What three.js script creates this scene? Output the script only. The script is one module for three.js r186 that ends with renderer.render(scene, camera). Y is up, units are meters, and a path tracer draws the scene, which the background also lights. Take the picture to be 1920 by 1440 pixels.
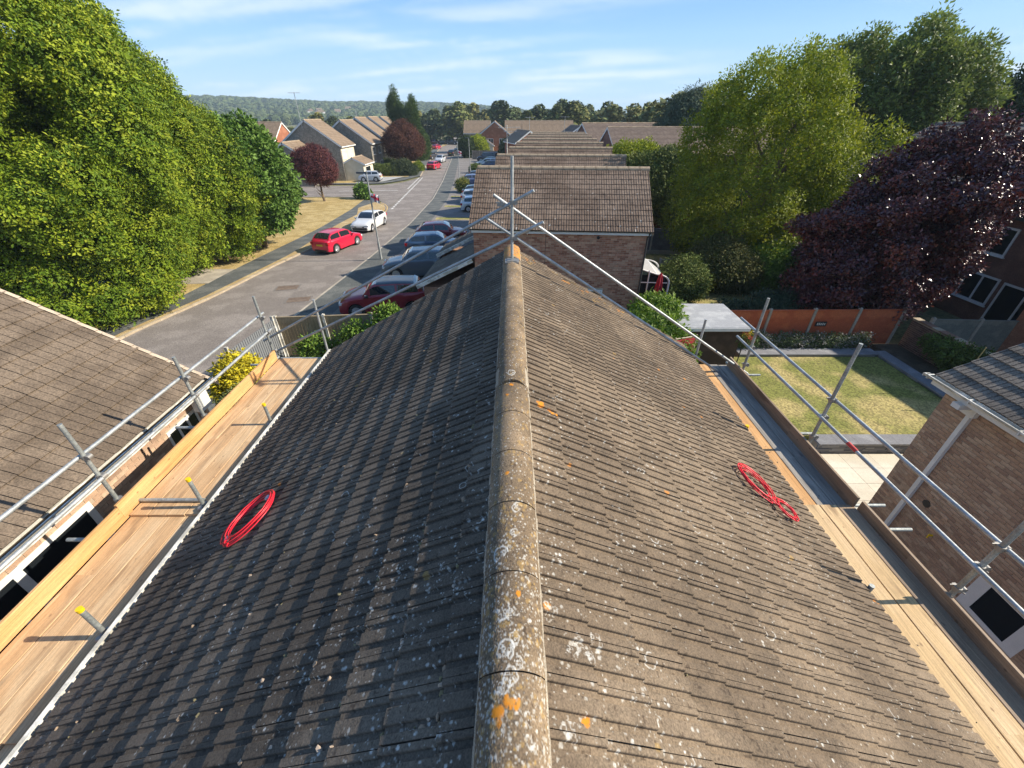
import * as THREE from 'three';
import { mergeGeometries, toCreasedNormals } from 'three/addons/utils/BufferGeometryUtils.js';

// ---------------------------------------------------------------- camera, sky, sun, exposure
const scene = new THREE.Scene();
const camera = new THREE.PerspectiveCamera(86.54, 1024 / 768, 0.05, 8000);
camera.position.set(0, 8.6, 0);
camera.rotation.x = THREE.MathUtils.degToRad(-33.2);
const SUN_EL = 33.5, SUN_AZ = 1.5;                       // degrees; azimuth turns from +x towards -z
const sunDir = new THREE.Vector3(Math.cos(SUN_EL * Math.PI / 180) * Math.cos(SUN_AZ * Math.PI / 180), Math.sin(SUN_EL * Math.PI / 180), -Math.cos(SUN_EL * Math.PI / 180) * Math.sin(SUN_AZ * Math.PI / 180));
const sun = new THREE.DirectionalLight(new THREE.Color(1, 0.9, 0.75), 5);
sun.position.copy(sunDir).multiplyScalar(200); sun.castShadow = true;
sun.shadow.mapSize.set(4096, 4096); sun.shadow.camera.left = -120; sun.shadow.camera.right = 120; sun.shadow.camera.top = 120; sun.shadow.camera.bottom = -120; sun.shadow.camera.far = 600;
scene.add(sun); scene.add(sun.target);
const renderer = new THREE.WebGLRenderer({ antialias: true });
renderer.setSize(1024, 768); renderer.toneMapping = THREE.LinearToneMapping; renderer.toneMappingExposure = 1.66;
renderer.shadowMap.enabled = true;

// ---------------------------------------------------------------- random numbers and noise
function rngOf(seed) { let a = seed >>> 0; return () => { a = (a + 0x6D2B79F5) | 0; let t = Math.imul(a ^ (a >>> 15), 1 | a); t = (t + Math.imul(t ^ (t >>> 7), 61 | t)) ^ t; return ((t ^ (t >>> 14)) >>> 0) / 4294967296; }; }
let R = rngOf(7);
const rr = (a, b, r = R) => a + (b - a) * r();
const clamp = (x, a, b) => Math.min(b, Math.max(a, x)), mix = (a, b, t) => a + (b - a) * t;
const sstep = (a, b, x) => { const t = clamp((x - a) / (b - a), 0, 1); return t * t * (3 - 2 * t); };
function hash2(x, y) { let h = Math.imul(x, 374761393) + Math.imul(y, 668265263); h = Math.imul(h ^ (h >>> 13), 1274126177); return ((h ^ (h >>> 16)) >>> 0) / 4294967296; }
function vnoise(x, y, px = 0, py = 0) {
  const xi = Math.floor(x), yi = Math.floor(y), fx = x - xi, fy = y - yi, u = fx * fx * (3 - 2 * fx), v = fy * fy * (3 - 2 * fy);
  const w = (a, p) => p ? ((a % p) + p) % p : a;
  const a = hash2(w(xi, px), w(yi, py)), b = hash2(w(xi + 1, px), w(yi, py)), c = hash2(w(xi, px), w(yi + 1, py)), d = hash2(w(xi + 1, px), w(yi + 1, py));
  return a + (b - a) * u + (c - a) * v + (a - b - c + d) * u * v;
}
function fbm(x, y, o = 4, p = 0) { let s = 0, a = 0.5, n = 0; for (let i = 0; i < o; i++) { s += a * vnoise(x, y, p, p); n += a; x *= 2; y *= 2; p *= 2; a *= 0.5; } return s / n; }

// ---------------------------------------------------------------- sky: blue air with thin cirrus
{
  const w = 1536, h = 768, d = new Float32Array(w * h * 4), SKY = 0.76;
  for (let j = 0; j < h; j++) {
    const el = ((j + 0.5) / h - 0.5) * Math.PI, se = Math.sin(el), up = Math.max(0, se);
    for (let i = 0; i < w; i++) {
      const az = ((i + 0.5) / w) * 2 * Math.PI - Math.PI;      // three: direction x = cos(az), z = sin(az)
      const x = Math.cos(el) * Math.cos(az), z = Math.cos(el) * Math.sin(az);
      const t = 1 - Math.exp(-up * 7.5), t2 = 1 - Math.exp(-Math.max(0, up - 0.12) * 3.2);
      let r = mix(0.62, 0.165, t), g = mix(0.80, 0.45, t), b = mix(0.93, 0.90, t);
      r = mix(r, 0.055, t2 * 0.95); g = mix(g, 0.15, t2 * 0.95); b = mix(b, 0.38, t2 * 0.95);
      const toSun = Math.max(0, x * sunDir.x + se * sunDir.y + z * sunDir.z), gl = Math.pow(toSun, 5) * 0.5;
      r += gl * 0.8; g += gl * 0.75; b += gl * 0.62;
      if (se > 0.004) {
        const k = 1 / (se + 0.09), px = x * k, pz = z * k;
        const sx = px * 0.75 + pz * 0.35, sz = pz * 1.15 - px * 0.35;
        const warp = fbm(sx * 0.7 + 9, sz * 0.7 + 4, 3);
        let c = fbm(sx * 1.1 + warp * 2.4 + 30, sz * 2.6 + warp * 1.2 + 11, 6);
        c = sstep(0.42, 0.80, c) * sstep(0.22, 0.58, fbm(sx * 0.5 + 50, sz * 0.6 + 7, 3)) * sstep(0.004, 0.05, se);
        r = mix(r, 0.88, c * 0.6); g = mix(g, 0.93, c * 0.6); b = mix(b, 0.98, c * 0.6);
      }
      if (se < 0) { const q = sstep(0, -0.08, se); r = mix(r, 0.20, q); g = mix(g, 0.21, q); b = mix(b, 0.15, q); }
      const o = (j * w + i) * 4; d[o] = r * SKY; d[o + 1] = g * SKY; d[o + 2] = b * SKY; d[o + 3] = 1;
    }
  }
  const t = new THREE.DataTexture(d, w, h, THREE.RGBAFormat, THREE.FloatType);
  t.mapping = THREE.EquirectangularReflectionMapping; t.magFilter = t.minFilter = THREE.LinearFilter; t.wrapS = THREE.RepeatWrapping; t.needsUpdate = true;
  scene.background = t; scene.environment = t;
}

// ---------------------------------------------------------------- textures and materials
function tex(w, h, fn, srgb = true, wrap = true) {
  const d = new Uint8Array(w * h * 4);
  for (let j = 0; j < h; j++) for (let i = 0; i < w; i++) { const c = fn(i, j), o = (j * w + i) * 4; d[o] = clamp(c[0], 0, 1) * 255; d[o + 1] = clamp(c[1], 0, 1) * 255; d[o + 2] = clamp(c[2], 0, 1) * 255; d[o + 3] = 255; }
  const t = new THREE.DataTexture(d, w, h, THREE.RGBAFormat); t.magFilter = THREE.LinearFilter; t.minFilter = THREE.LinearFilter; t.needsUpdate = true;
  if (srgb) t.colorSpace = THREE.SRGBColorSpace;
  if (wrap) t.wrapS = t.wrapT = THREE.RepeatWrapping;
  return t;
}
const toS = x => x <= 0.0031308 ? x * 12.92 : 1.055 * Math.pow(Math.max(x, 0), 1 / 2.4) - 0.055;
const lin = (r, g, b) => new THREE.Color().setRGB(r, g, b);
function noiseTex(size, metres, cols, o = {}) {           // tileable speckled surface, uv in metres; cols = linear colours to mix
  const [a, b] = cols, amp = o.speck ?? 0.25, cs = o.coarse ?? 6, r = rngOf(o.seed ?? 5);
  const t = tex(size, size, (i, j) => {
    const x = i / size, y = j / size;
    const n = fbm(x * cs, y * cs, 4, cs), m = sstep(0.3, 0.7, n), f = vnoise(x * (o.fine ?? 128), y * (o.fine ?? 128), o.fine ?? 128, o.fine ?? 128), w = r();
    const k = 1 + amp * ((f - 0.5) * 1.1 + (w - 0.5) * 1.2);
    return [toS(mix(a[0], b[0], m) * k), toS(mix(a[1], b[1], m) * k), toS(mix(a[2], b[2], m) * k)];
  });
  t.repeat.set(1 / metres, 1 / metres); return t;
}
function std(color, rough = 0.8, o = {}) { return new THREE.MeshStandardMaterial({ color, roughness: rough, ...o }); }
function noisy(cols, metres, rough, o = {}) {
  const m = std(0xffffff, rough, { map: noiseTex(o.size ?? 256, metres, cols, o) });
  if (o.bump) { m.bumpMap = m.map; m.bumpScale = o.bump; }
  return m;
}
const M = {};
M.asphalt = noisy([[0.19, 0.165, 0.145], [0.25, 0.22, 0.195]], 5, 0.95, { speck: 0.6, fine: 200, size: 1024, bump: 0.006 });
M.footway = noisy([[0.085, 0.092, 0.088], [0.13, 0.135, 0.125]], 4, 0.95, { speck: 0.5, seed: 9, bump: 0.004 });
M.concrete = noisy([[0.34, 0.30, 0.24], [0.44, 0.39, 0.31]], 3, 0.9, { speck: 0.3, seed: 11 });
M.kerb = noisy([[0.36, 0.29, 0.20], [0.46, 0.39, 0.29]], 2, 0.9, { speck: 0.35, seed: 12 });
M.dry = noisy([[0.34, 0.245, 0.085], [0.44, 0.33, 0.14]], 6, 1, { speck: 0.6, seed: 13, coarse: 9, bump: 0.03 });
M.straw = noisy([[0.38, 0.27, 0.12], [0.47, 0.36, 0.19]], 3, 1, { speck: 0.6, seed: 14, bump: 0.02 });
M.ground = noisy([[0.10, 0.115, 0.04], [0.21, 0.18, 0.08]], 14, 1, { speck: 0.5, seed: 15, coarse: 12 });
M.lawn = noisy([[0.18, 0.185, 0.04], [0.37, 0.30, 0.115]], 6, 1, { speck: 0.7, seed: 16, coarse: 7, bump: 0.03 });
M.soil = noisy([[0.07, 0.05, 0.03], [0.12, 0.09, 0.055]], 2, 1, { speck: 0.5, seed: 17, bump: 0.03 });
M.slab = noisy([[0.60, 0.54, 0.42], [0.68, 0.62, 0.50]], 3, 0.8, { speck: 0.12, seed: 18 });
M.drive = noisy([[0.17, 0.155, 0.14], [0.22, 0.20, 0.185]], 4, 0.95, { speck: 0.5, seed: 19 });
M.drivePale = noisy([[0.34, 0.345, 0.34], [0.40, 0.40, 0.385]], 4, 0.9, { speck: 0.25, seed: 20 });
M.mortar = noisy([[0.40, 0.32, 0.235], [0.48, 0.39, 0.29]], 1, 0.95, { speck: 0.3, seed: 21 });
M.white = noisy([[0.70, 0.70, 0.67], [0.78, 0.78, 0.75]], 2, 0.45, { speck: 0.06, seed: 22, coarse: 5 });
M.whiteDirty = noisy([[0.42, 0.40, 0.34], [0.74, 0.72, 0.66]], 1.2, 0.6, { speck: 0.25, seed: 23, coarse: 9 });
M.paintLine = noisy([[0.55, 0.54, 0.50], [0.68, 0.67, 0.63]], 2, 0.8, { speck: 0.3, seed: 24 });
M.yellowLine = noisy([[0.55, 0.36, 0.10], [0.62, 0.44, 0.18]], 2, 0.8, { speck: 0.3, seed: 25 });
M.glass = new THREE.MeshPhysicalMaterial({ color: lin(0.012, 0.015, 0.018), roughness: 0.04, metalness: 0, ior: 1.33 });
M.black = std(lin(0.02, 0.02, 0.021), 0.5);
M.rubber = std(lin(0.022, 0.022, 0.023), 0.85);
M.darkpipe = std(lin(0.03, 0.03, 0.032), 0.5);
M.lead = std(lin(0.10, 0.105, 0.11), 0.6);
M.steel = new THREE.MeshStandardMaterial({ color: 0xffffff, metalness: 0.55, roughness: 0.58, map: noiseTex(256, 0.8, [[0.34, 0.36, 0.36], [0.47, 0.49, 0.49]], { speck: 0.3, seed: 26, coarse: 7, fine: 64 }) });
M.steelDark = new THREE.MeshStandardMaterial({ color: 0xffffff, metalness: 0.5, roughness: 0.6, map: noiseTex(256, 0.8, [[0.28, 0.30, 0.29], [0.40, 0.42, 0.40]], { speck: 0.35, seed: 27, coarse: 7, fine: 64 }) });
M.clampm = new THREE.MeshStandardMaterial({ color: lin(0.30, 0.29, 0.27), metalness: 0.6, roughness: 0.55 });
M.yellow = std(lin(0.80, 0.52, 0.01), 0.45);
M.redcable = std(lin(0.72, 0.02, 0.035), 0.38);
M.tape = std(lin(0.6, 0.62, 0.66), 0.4);
M.fieldgate = std(lin(0.16, 0.17, 0.18), 0.7);

// ---------------------------------------------------------------- mesh collector and naming
class MB {
  constructor() { this.p = []; this.n = []; this.u = []; this.c = null; this.col = null; }
  color(r, g, b) { if (!this.c) { this.c = []; for (let i = 0; i < this.p.length / 3; i++) this.c.push(1, 1, 1); } this.col = [r, g, b]; return this; }
  v(p, n, u) { this.p.push(p[0], p[1], p[2]); this.n.push(n[0], n[1], n[2]); this.u.push(u[0], u[1]); if (this.c) this.c.push(...(this.col || [1, 1, 1])); }
  tri(a, b, c, ua, ub, uc, na, nb, nc) {
    if (!na) { const e = [b[0] - a[0], b[1] - a[1], b[2] - a[2]], f = [c[0] - a[0], c[1] - a[1], c[2] - a[2]]; let n = [e[1] * f[2] - e[2] * f[1], e[2] * f[0] - e[0] * f[2], e[0] * f[1] - e[1] * f[0]]; const l = Math.hypot(...n) || 1; n = n.map(x => x / l); na = nb = nc = n; }
    if (!ua) { const m = [Math.abs(na[0]), Math.abs(na[1]), Math.abs(na[2])]; const f = m[1] >= m[0] && m[1] >= m[2] ? q => [q[0], q[2]] : m[0] >= m[2] ? q => [q[2], q[1]] : q => [q[0], q[1]]; ua = f(a); ub = f(b); uc = f(c); }
    this.v(a, na, ua); this.v(b, nb, ub); this.v(c, nc, uc); return this;
  }
  quad(a, b, c, d, uv) { if (uv) { this.tri(a, b, c, uv[0], uv[1], uv[2]); this.tri(a, c, d, uv[0], uv[2], uv[3]); } else { this.tri(a, b, c); this.tri(a, c, d); } return this; }
  box(x0, y0, z0, x1, y1, z1) {
    const A = [x0, y0, z0], B = [x1, y0, z0], C = [x1, y1, z0], D = [x0, y1, z0], E = [x0, y0, z1], F = [x1, y0, z1], G = [x1, y1, z1], H = [x0, y1, z1];
    return this.quad(E, F, G, H).quad(B, A, D, C).quad(F, B, C, G).quad(A, E, H, D).quad(H, G, C, D).quad(A, B, F, E);
  }
  prism(pts, z0, z1) {                                     // convex polygon (x, y), counter-clockwise, extruded along z
    const n = pts.length;
    for (let i = 1; i < n - 1; i++) { this.tri([...pts[0], z1], [...pts[i], z1], [...pts[i + 1], z1]); this.tri([...pts[0], z0], [...pts[i + 1], z0], [...pts[i], z0]); }
    for (let i = 0; i < n; i++) { const a = pts[i], b = pts[(i + 1) % n]; this.quad([...a, z1], [...a, z0], [...b, z0], [...b, z1]); }
    return this;
  }
  tube(a, b, r, seg = 12, r2 = r, cap = true) {
    const A = new THREE.Vector3(...a), B = new THREE.Vector3(...b), d = B.clone().sub(A), L = d.length(); d.normalize();
    const s = Math.abs(d.y) < 0.9 ? new THREE.Vector3(0, 1, 0) : new THREE.Vector3(1, 0, 0), x = s.clone().cross(d).normalize(), y = d.clone().cross(x);
    const P = [], N = []; for (let i = 0; i <= seg; i++) { const t = i / seg * 2 * Math.PI, n = x.clone().multiplyScalar(Math.cos(t)).addScaledVector(y, Math.sin(t)); N.push(n.toArray()); P.push([A.clone().addScaledVector(n, r).toArray(), B.clone().addScaledVector(n, r2).toArray()]); }
    const cf = 2 * Math.PI * r / seg;
    for (let i = 0; i < seg; i++) {
      const u0 = i * cf, u1 = (i + 1) * cf;
      this.tri(P[i][0], P[i + 1][0], P[i + 1][1], [u0, 0], [u1, 0], [u1, L], N[i], N[i + 1], N[i + 1]);
      this.tri(P[i][0], P[i + 1][1], P[i][1], [u0, 0], [u1, L], [u0, L], N[i], N[i + 1], N[i]);
      if (cap) { this.tri(a, P[i + 1][0], P[i][0]); this.tri(b, P[i][1], P[i + 1][1]); }
    }
    return this;
  }
  path(pts, r, seg = 8) { for (let i = 0; i < pts.length - 1; i++) this.tube(pts[i], pts[i + 1], r, seg, r, i === 0 || i === pts.length - 2); return this; }
  geo() {
    const g = new THREE.BufferGeometry();
    g.setAttribute('position', new THREE.Float32BufferAttribute(this.p, 3)); g.setAttribute('normal', new THREE.Float32BufferAttribute(this.n, 3)); g.setAttribute('uv', new THREE.Float32BufferAttribute(this.u, 2));
    if (this.c) g.setAttribute('color', new THREE.Float32BufferAttribute(this.c, 3));
    return g;
  }
  build(name, mat, parent) { return mesh(name, this.geo(), mat, parent); }
}
const used = {};
function numbered(n) { if (!(n in used)) { used[n] = 0; return n; } used[n]++; return `${n}_${String(used[n]).padStart(3, '0')}`; }
function mesh(name, geo, mat, parent) { const m = new THREE.Mesh(geo, mat); m.name = parent && parent !== scene ? name : numbered(name); m.castShadow = m.receiveShadow = true; (parent || scene).add(m); return m; }
function tag(o, label, category, group) { o.userData.label = label; o.userData.category = category; if (group) o.userData.group = group; return o; }
function thing(name, label, category, pos = [0, 0, 0], turn = 0, group) { const g = new THREE.Group(); g.name = numbered(name); g.position.set(...pos); g.rotation.y = turn; scene.add(g); return tag(g, label, category, group); }
function part(name, parent) { const g = new THREE.Group(); g.name = name; parent.add(g); return g; }
function struct(m) { m.userData.kind = 'structure'; return m; }
function stuff(m) { m.userData.kind = 'stuff'; return m; }
function copyOf(o, pos, turn, label, group) { const c = o.clone(); c.userData = { ...o.userData }; c.name = numbered(o.name.replace(/_\d{3}$/, '')); scene.add(c); if (pos) c.position.set(...pos); if (turn !== undefined) c.rotation.y = turn; if (label) c.userData.label = label; if (group) c.userData.group = group; return c; }
function rot(x, z, a) { const c = Math.cos(a), s = Math.sin(a); return [x * c + z * s, -x * s + z * c]; }
// ---------------------------------------------------------------- concrete roof tiles
const PITCH = 29.25 * Math.PI / 180, cP = Math.cos(PITCH), sP = Math.sin(PITCH);
// lichen-grown concrete: colour and relief of one slope, painted in metres (w along the ridge, h down the slope)
function lichenMaps(w, h, px, o) {
  const W = Math.round(w * px), H = Math.round(h * px), col = new Float32Array(W * H * 3), r = rngOf(o.seed), bmp = new Float32Array(W * H);
  for (let j = 0; j < H; j++) for (let i = 0; i < W; i++) {
    const x = i / px, y = j / px, n = fbm(x * 1.3, y * 1.3, 4), q = fbm(x * 9 + 40, y * 9, 3), f = r();
    const k = 0.86 + 0.36 * (q - 0.5) * 1.4 + (f - 0.5) * 0.62, m = sstep(0.35, 0.65, n), e = (j * W + i);
    col[e * 3] = mix(o.a[0], o.b[0], m) * k; col[e * 3 + 1] = mix(o.a[1], o.b[1], m) * k; col[e * 3 + 2] = mix(o.a[2], o.b[2], m) * k; bmp[e] = 0.4 + 0.3 * f + 0.2 * q;
    if (vnoise(x * 55, y * 55) > 0.86 && f > 0.3) { col[e * 3] *= 0.45; col[e * 3 + 1] *= 0.42; col[e * 3 + 2] *= 0.4; }
  }
  const spot = (x, y, rad, c, ring, al) => {
    const i0 = Math.max(0, Math.floor((x - rad * 1.4) * px)), i1 = Math.min(W - 1, Math.ceil((x + rad * 1.4) * px)), j0 = Math.max(0, Math.floor((y - rad * 1.4) * px)), j1 = Math.min(H - 1, Math.ceil((y + rad * 1.4) * px));
    const ph = r() * 6.28, gap = ring ? r() * 2.6 : 0, ox = r() * 99;
    for (let j = j0; j <= j1; j++) for (let i = i0; i <= i1; i++) {
      const dx = i / px - x, dy = j / px - y, an = Math.atan2(dy, dx), rd = Math.hypot(dx, dy) / rad * (1 + 0.5 * (fbm(Math.cos(an) * 1.6 + ox, Math.sin(an) * 1.6 + ox, 2) - 0.5));
      let k = ring ? sstep(1.0, 0.9, rd) * sstep(ring, ring + 0.14, rd) : sstep(1.05, 0.75, rd);
      if (ring) { let da = Math.abs(((an - ph) % 6.2832 + 9.4248) % 6.2832 - 3.1416); k *= sstep(3.3 - gap, 3.1 - gap, da); k *= 0.55 + 0.6 * fbm(i * 0.3, j * 0.3, 2); }
      k *= al * (0.75 + 0.5 * (hash2(i, j) - 0.5)); if (k <= 0) continue; k = Math.min(1, k);
      const e = (j * W + i) * 3; col[e] = mix(col[e], c[0], k); col[e + 1] = mix(col[e + 1], c[1], k); col[e + 2] = mix(col[e + 2], c[2], k); bmp[j * W + i] = mix(bmp[j * W + i], 0.9, k * 0.7);
    }
  };
  o.paint(spot, r);
  const d = tex(W, H, (i, j) => { const e = (j * W + i) * 3; return [toS(col[e]), toS(col[e + 1]), toS(col[e + 2])]; }, true, false);
  const b = tex(W, H, (i, j) => { const e = bmp[j * W + i]; return [e, e, e]; }, false, false);
  return [d, b];
}
const PALE = [0.50, 0.49, 0.44], CHALK = [0.66, 0.66, 0.61], ORANGE = [0.62, 0.22, 0.01], OCHRE = [0.40, 0.25, 0.07];
const ZN = 2.4, ZF = -7.62, RL = ZN - ZF;                  // near and far end of the roof
function slopePaint(side) {
  return (spot, r) => {
    const dense = (x, y) => { const t = x; return 0.16 + 1.5 * Math.exp(-Math.pow((y - 0.15) / (side > 0 ? 0.55 : 1.0), 2)) * Math.exp(-Math.pow((t - 3.0) / 1.3, 2)); };
    for (let k = 0; k < 42000; k++) {                      // x: metres from the near end; camera stands at x = 2.4
      const x = r() * RL, y = r() * 4.4; if (r() > dense(x, y) * (0.3 + 1.4 * sstep(0.4, 0.65, fbm(x * 2.2 + 7, y * 2.2 + side * 9, 3)))) continue;
      const c = r() < 0.75 ? PALE : CHALK; spot(x, y, mix(0.0034, 0.0115, Math.pow(r(), 3.2)), c, r() < 0.18 ? 0.5 : 0, 0.55 + 0.4 * r());
    }
    for (let k = 0; k < 80; k++) spot(r() * RL, r() * 4.4, mix(0.022, 0.045, r()), CHALK, 0.72, 0.95);
    for (let k = 0; k < 16; k++) spot(r() * RL, r() * 4.4, mix(0.012, 0.03, r()), r() < 0.5 ? ORANGE : OCHRE, 0, 0.7);
    if (side > 0) { for (const [x, y, q] of [[2.4 + 0.66, 0.34, 0.03], [2.4 + 2.92, 0.26, 0.05], [2.4 + 2.86, 0.36, 0.045], [2.4 + 2.84, 0.42, 0.03]]) for (let k = 0; k < 7; k++) spot(x + (r() - 0.5) * q, y + (r() - 0.5) * q * 0.8, q * 0.45, ORANGE, 0, 0.9);
      for (const [x, y, q] of [[2.4 + 1.1, 0.2, 0.05], [2.4 + 0.95, 0.3, 0.05], [2.4 + 0.93, 0.4, 0.05], [2.4 + 0.98, 0.36, 0.06], [2.4 + 1.0, 0.46, 0.04], [2.4 + 0.62, 0.24, 0.06]]) for (let k = 0; k < 12; k++) spot(x + (r() - 0.5) * 0.1, y + (r() - 0.5) * 0.07, mix(0.006, 0.016, r()), CHALK, r() < 0.7 ? 0.55 : 0, 0.6);
      for (let x = 7.0; x < RL; x += 0.06) spot(RL - 0.15 - r() * 0.35, r() * 2.6, 0.02 + 0.03 * r(), r() < 0.5 ? OCHRE : ORANGE, 0, 0.5); }
  };
}
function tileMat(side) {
  const [d, b] = lichenMaps(RL, 4.4, 200, { seed: 40 + side, a: side > 0 ? [0.152, 0.111, 0.072] : [0.104, 0.080, 0.057], b: side > 0 ? [0.215, 0.160, 0.105] : [0.158, 0.124, 0.090], paint: slopePaint(side) });  // left slope has darker base colours: extra shade painted into the tiles
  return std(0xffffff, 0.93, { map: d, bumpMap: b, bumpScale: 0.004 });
}
// profile across one tile (0.2 m cover): two flat-topped rolls; [distance, height]
const TW = 0.2, GAUGE = 0.305, TLEN = 0.387, RISE = 0.019, TH = 0.023;
const PROF = [[0.0015, RISE - 0.002], [0.005, RISE], [0.027, RISE], [0.030, RISE - 0.003], [0.032, 0.0015], [0.060, 0], [0.064, RISE - 0.002], [0.070, RISE], [0.127, RISE], [0.130, RISE - 0.003], [0.132, 0.0015], [0.160, 0], [0.164, RISE - 0.002], [0.170, RISE], [0.1985, RISE]];
// one tile: put(s, n, z) places slope distance s, height n above the slope plane, position z
function addTile(mb, s1, z0, put, uvf, jit, dir, len = TLEN) {
  const base = TH + 0.012 + jit[0], tilt = TH / GAUGE, s0 = s1 - len, P = PROF.map(q => [z0 + (dir > 0 ? q[0] : TW - q[0]), q[1]]);
  const at = (q, s) => put(s, base - (s1 - s) * tilt + q[1] + jit[1] * (q[0] - z0), q[0]);
  const flip = (a, b, c, d, ua, ub, uc, ud) => dir * put.hand > 0 ? mb.quad(a, b, c, d, [ua, ub, uc, ud]) : mb.quad(d, c, b, a, [ud, uc, ub, ua]);
  for (let i = 0; i < P.length - 1; i++) {
    const a = P[i], b = P[i + 1];
    flip(at(a, s0), at(a, s1), at(b, s1), at(b, s0), uvf(s0, a[0]), uvf(s1, a[0]), uvf(s1, b[0]), uvf(s0, b[0]));
    const lo = q => put(s1 - 0.003, base + q[1] - TH - 0.004, q[0]);
    flip(at(a, s1), lo(a), lo(b), at(b, s1), uvf(s1, a[0]), uvf(s1 + 0.02, a[0]), uvf(s1 + 0.02, b[0]), uvf(s1, b[0]));
  }
  for (const [q, w] of [[P[0], 1], [P[P.length - 1], -1]]) {
    const lo = s => put(s, base - (s1 - s) * tilt + q[1] - TH - 0.004, q[0]); const A = at(q, s0), B = at(q, s1), C = lo(s1 - 0.003), D = lo(s0);
    w > 0 ? flip(A, D, C, B, uvf(s0, q[0]), uvf(s0, q[0]), uvf(s1, q[0]), uvf(s1, q[0])) : flip(B, C, D, A, uvf(s1, q[0]), uvf(s1, q[0]), uvf(s0, q[0]), uvf(s0, q[0]));
  }
}
// slope plane: apex line at (ax, ay), falling to the side sgn (+1 right, -1 left), running along z
function slopePut(ax, ay, sgn, p = PITCH) { const c = Math.cos(p), s = Math.sin(p); const f = (d, n, z) => [ax + sgn * (d * c + n * s), ay - d * s + n * c, z]; f.hand = sgn; return f; }
function camDist(p) { return Math.hypot(p[0] - 0, p[1] - 8.6, p[2]); }
const tmpV = new THREE.Vector3();
camera.updateMatrixWorld(true); camera.updateProjectionMatrix();
function inView(p, m = 1.05) { tmpV.set(...p).project(camera); return tmpV.z < 1 && Math.abs(tmpV.x) < m && Math.abs(tmpV.y) < m; }

// tiles on a slope as separate meshes where they show largest, the rest joined
function tileSlopes(roof, slopes, limit, opts = {}) {
  const all = [];
  for (const S of slopes) for (let i = 0; i < S.courses; i++) for (let k = 0; k < S.cols; k++) {
    const s1 = S.first + i * S.gauge, z0 = S.z0 + k * TW, c = S.put(s1 - 0.12, 0.03, z0 + 0.1);
    all.push({ S, s1, z0, i, k, key: inView(c) ? camDist(c) : 1e3 + camDist(c) });
  }
  all.sort((a, b) => a.key - b.key);
  const rest = new Map(), r = rngOf(opts.seed ?? 3);
  all.forEach((t, n) => {
    const own = n < limit && t.key < 1e3, S = t.S, mb = own ? new MB() : rest.get(S) || rest.set(S, new MB()).get(S);
    const jz = (r() - 0.5) * 0.004, js = (r() - 0.5) * 0.008;
    addTile(mb, t.s1 + js, t.z0 + jz, S.put, S.uv, [r() * 0.004 + (r() < 0.04 ? 0.006 : 0), (r() - 0.5) * 0.02], S.dir ?? 1, Math.min(TLEN, t.s1 - 0.03));
    if (own) mb.build('roof_tile', S.mat, roof);
  });
  for (const [S, mb] of rest) stuff(mb.build('roof_tiles', S.mat, roof));
}

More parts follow.
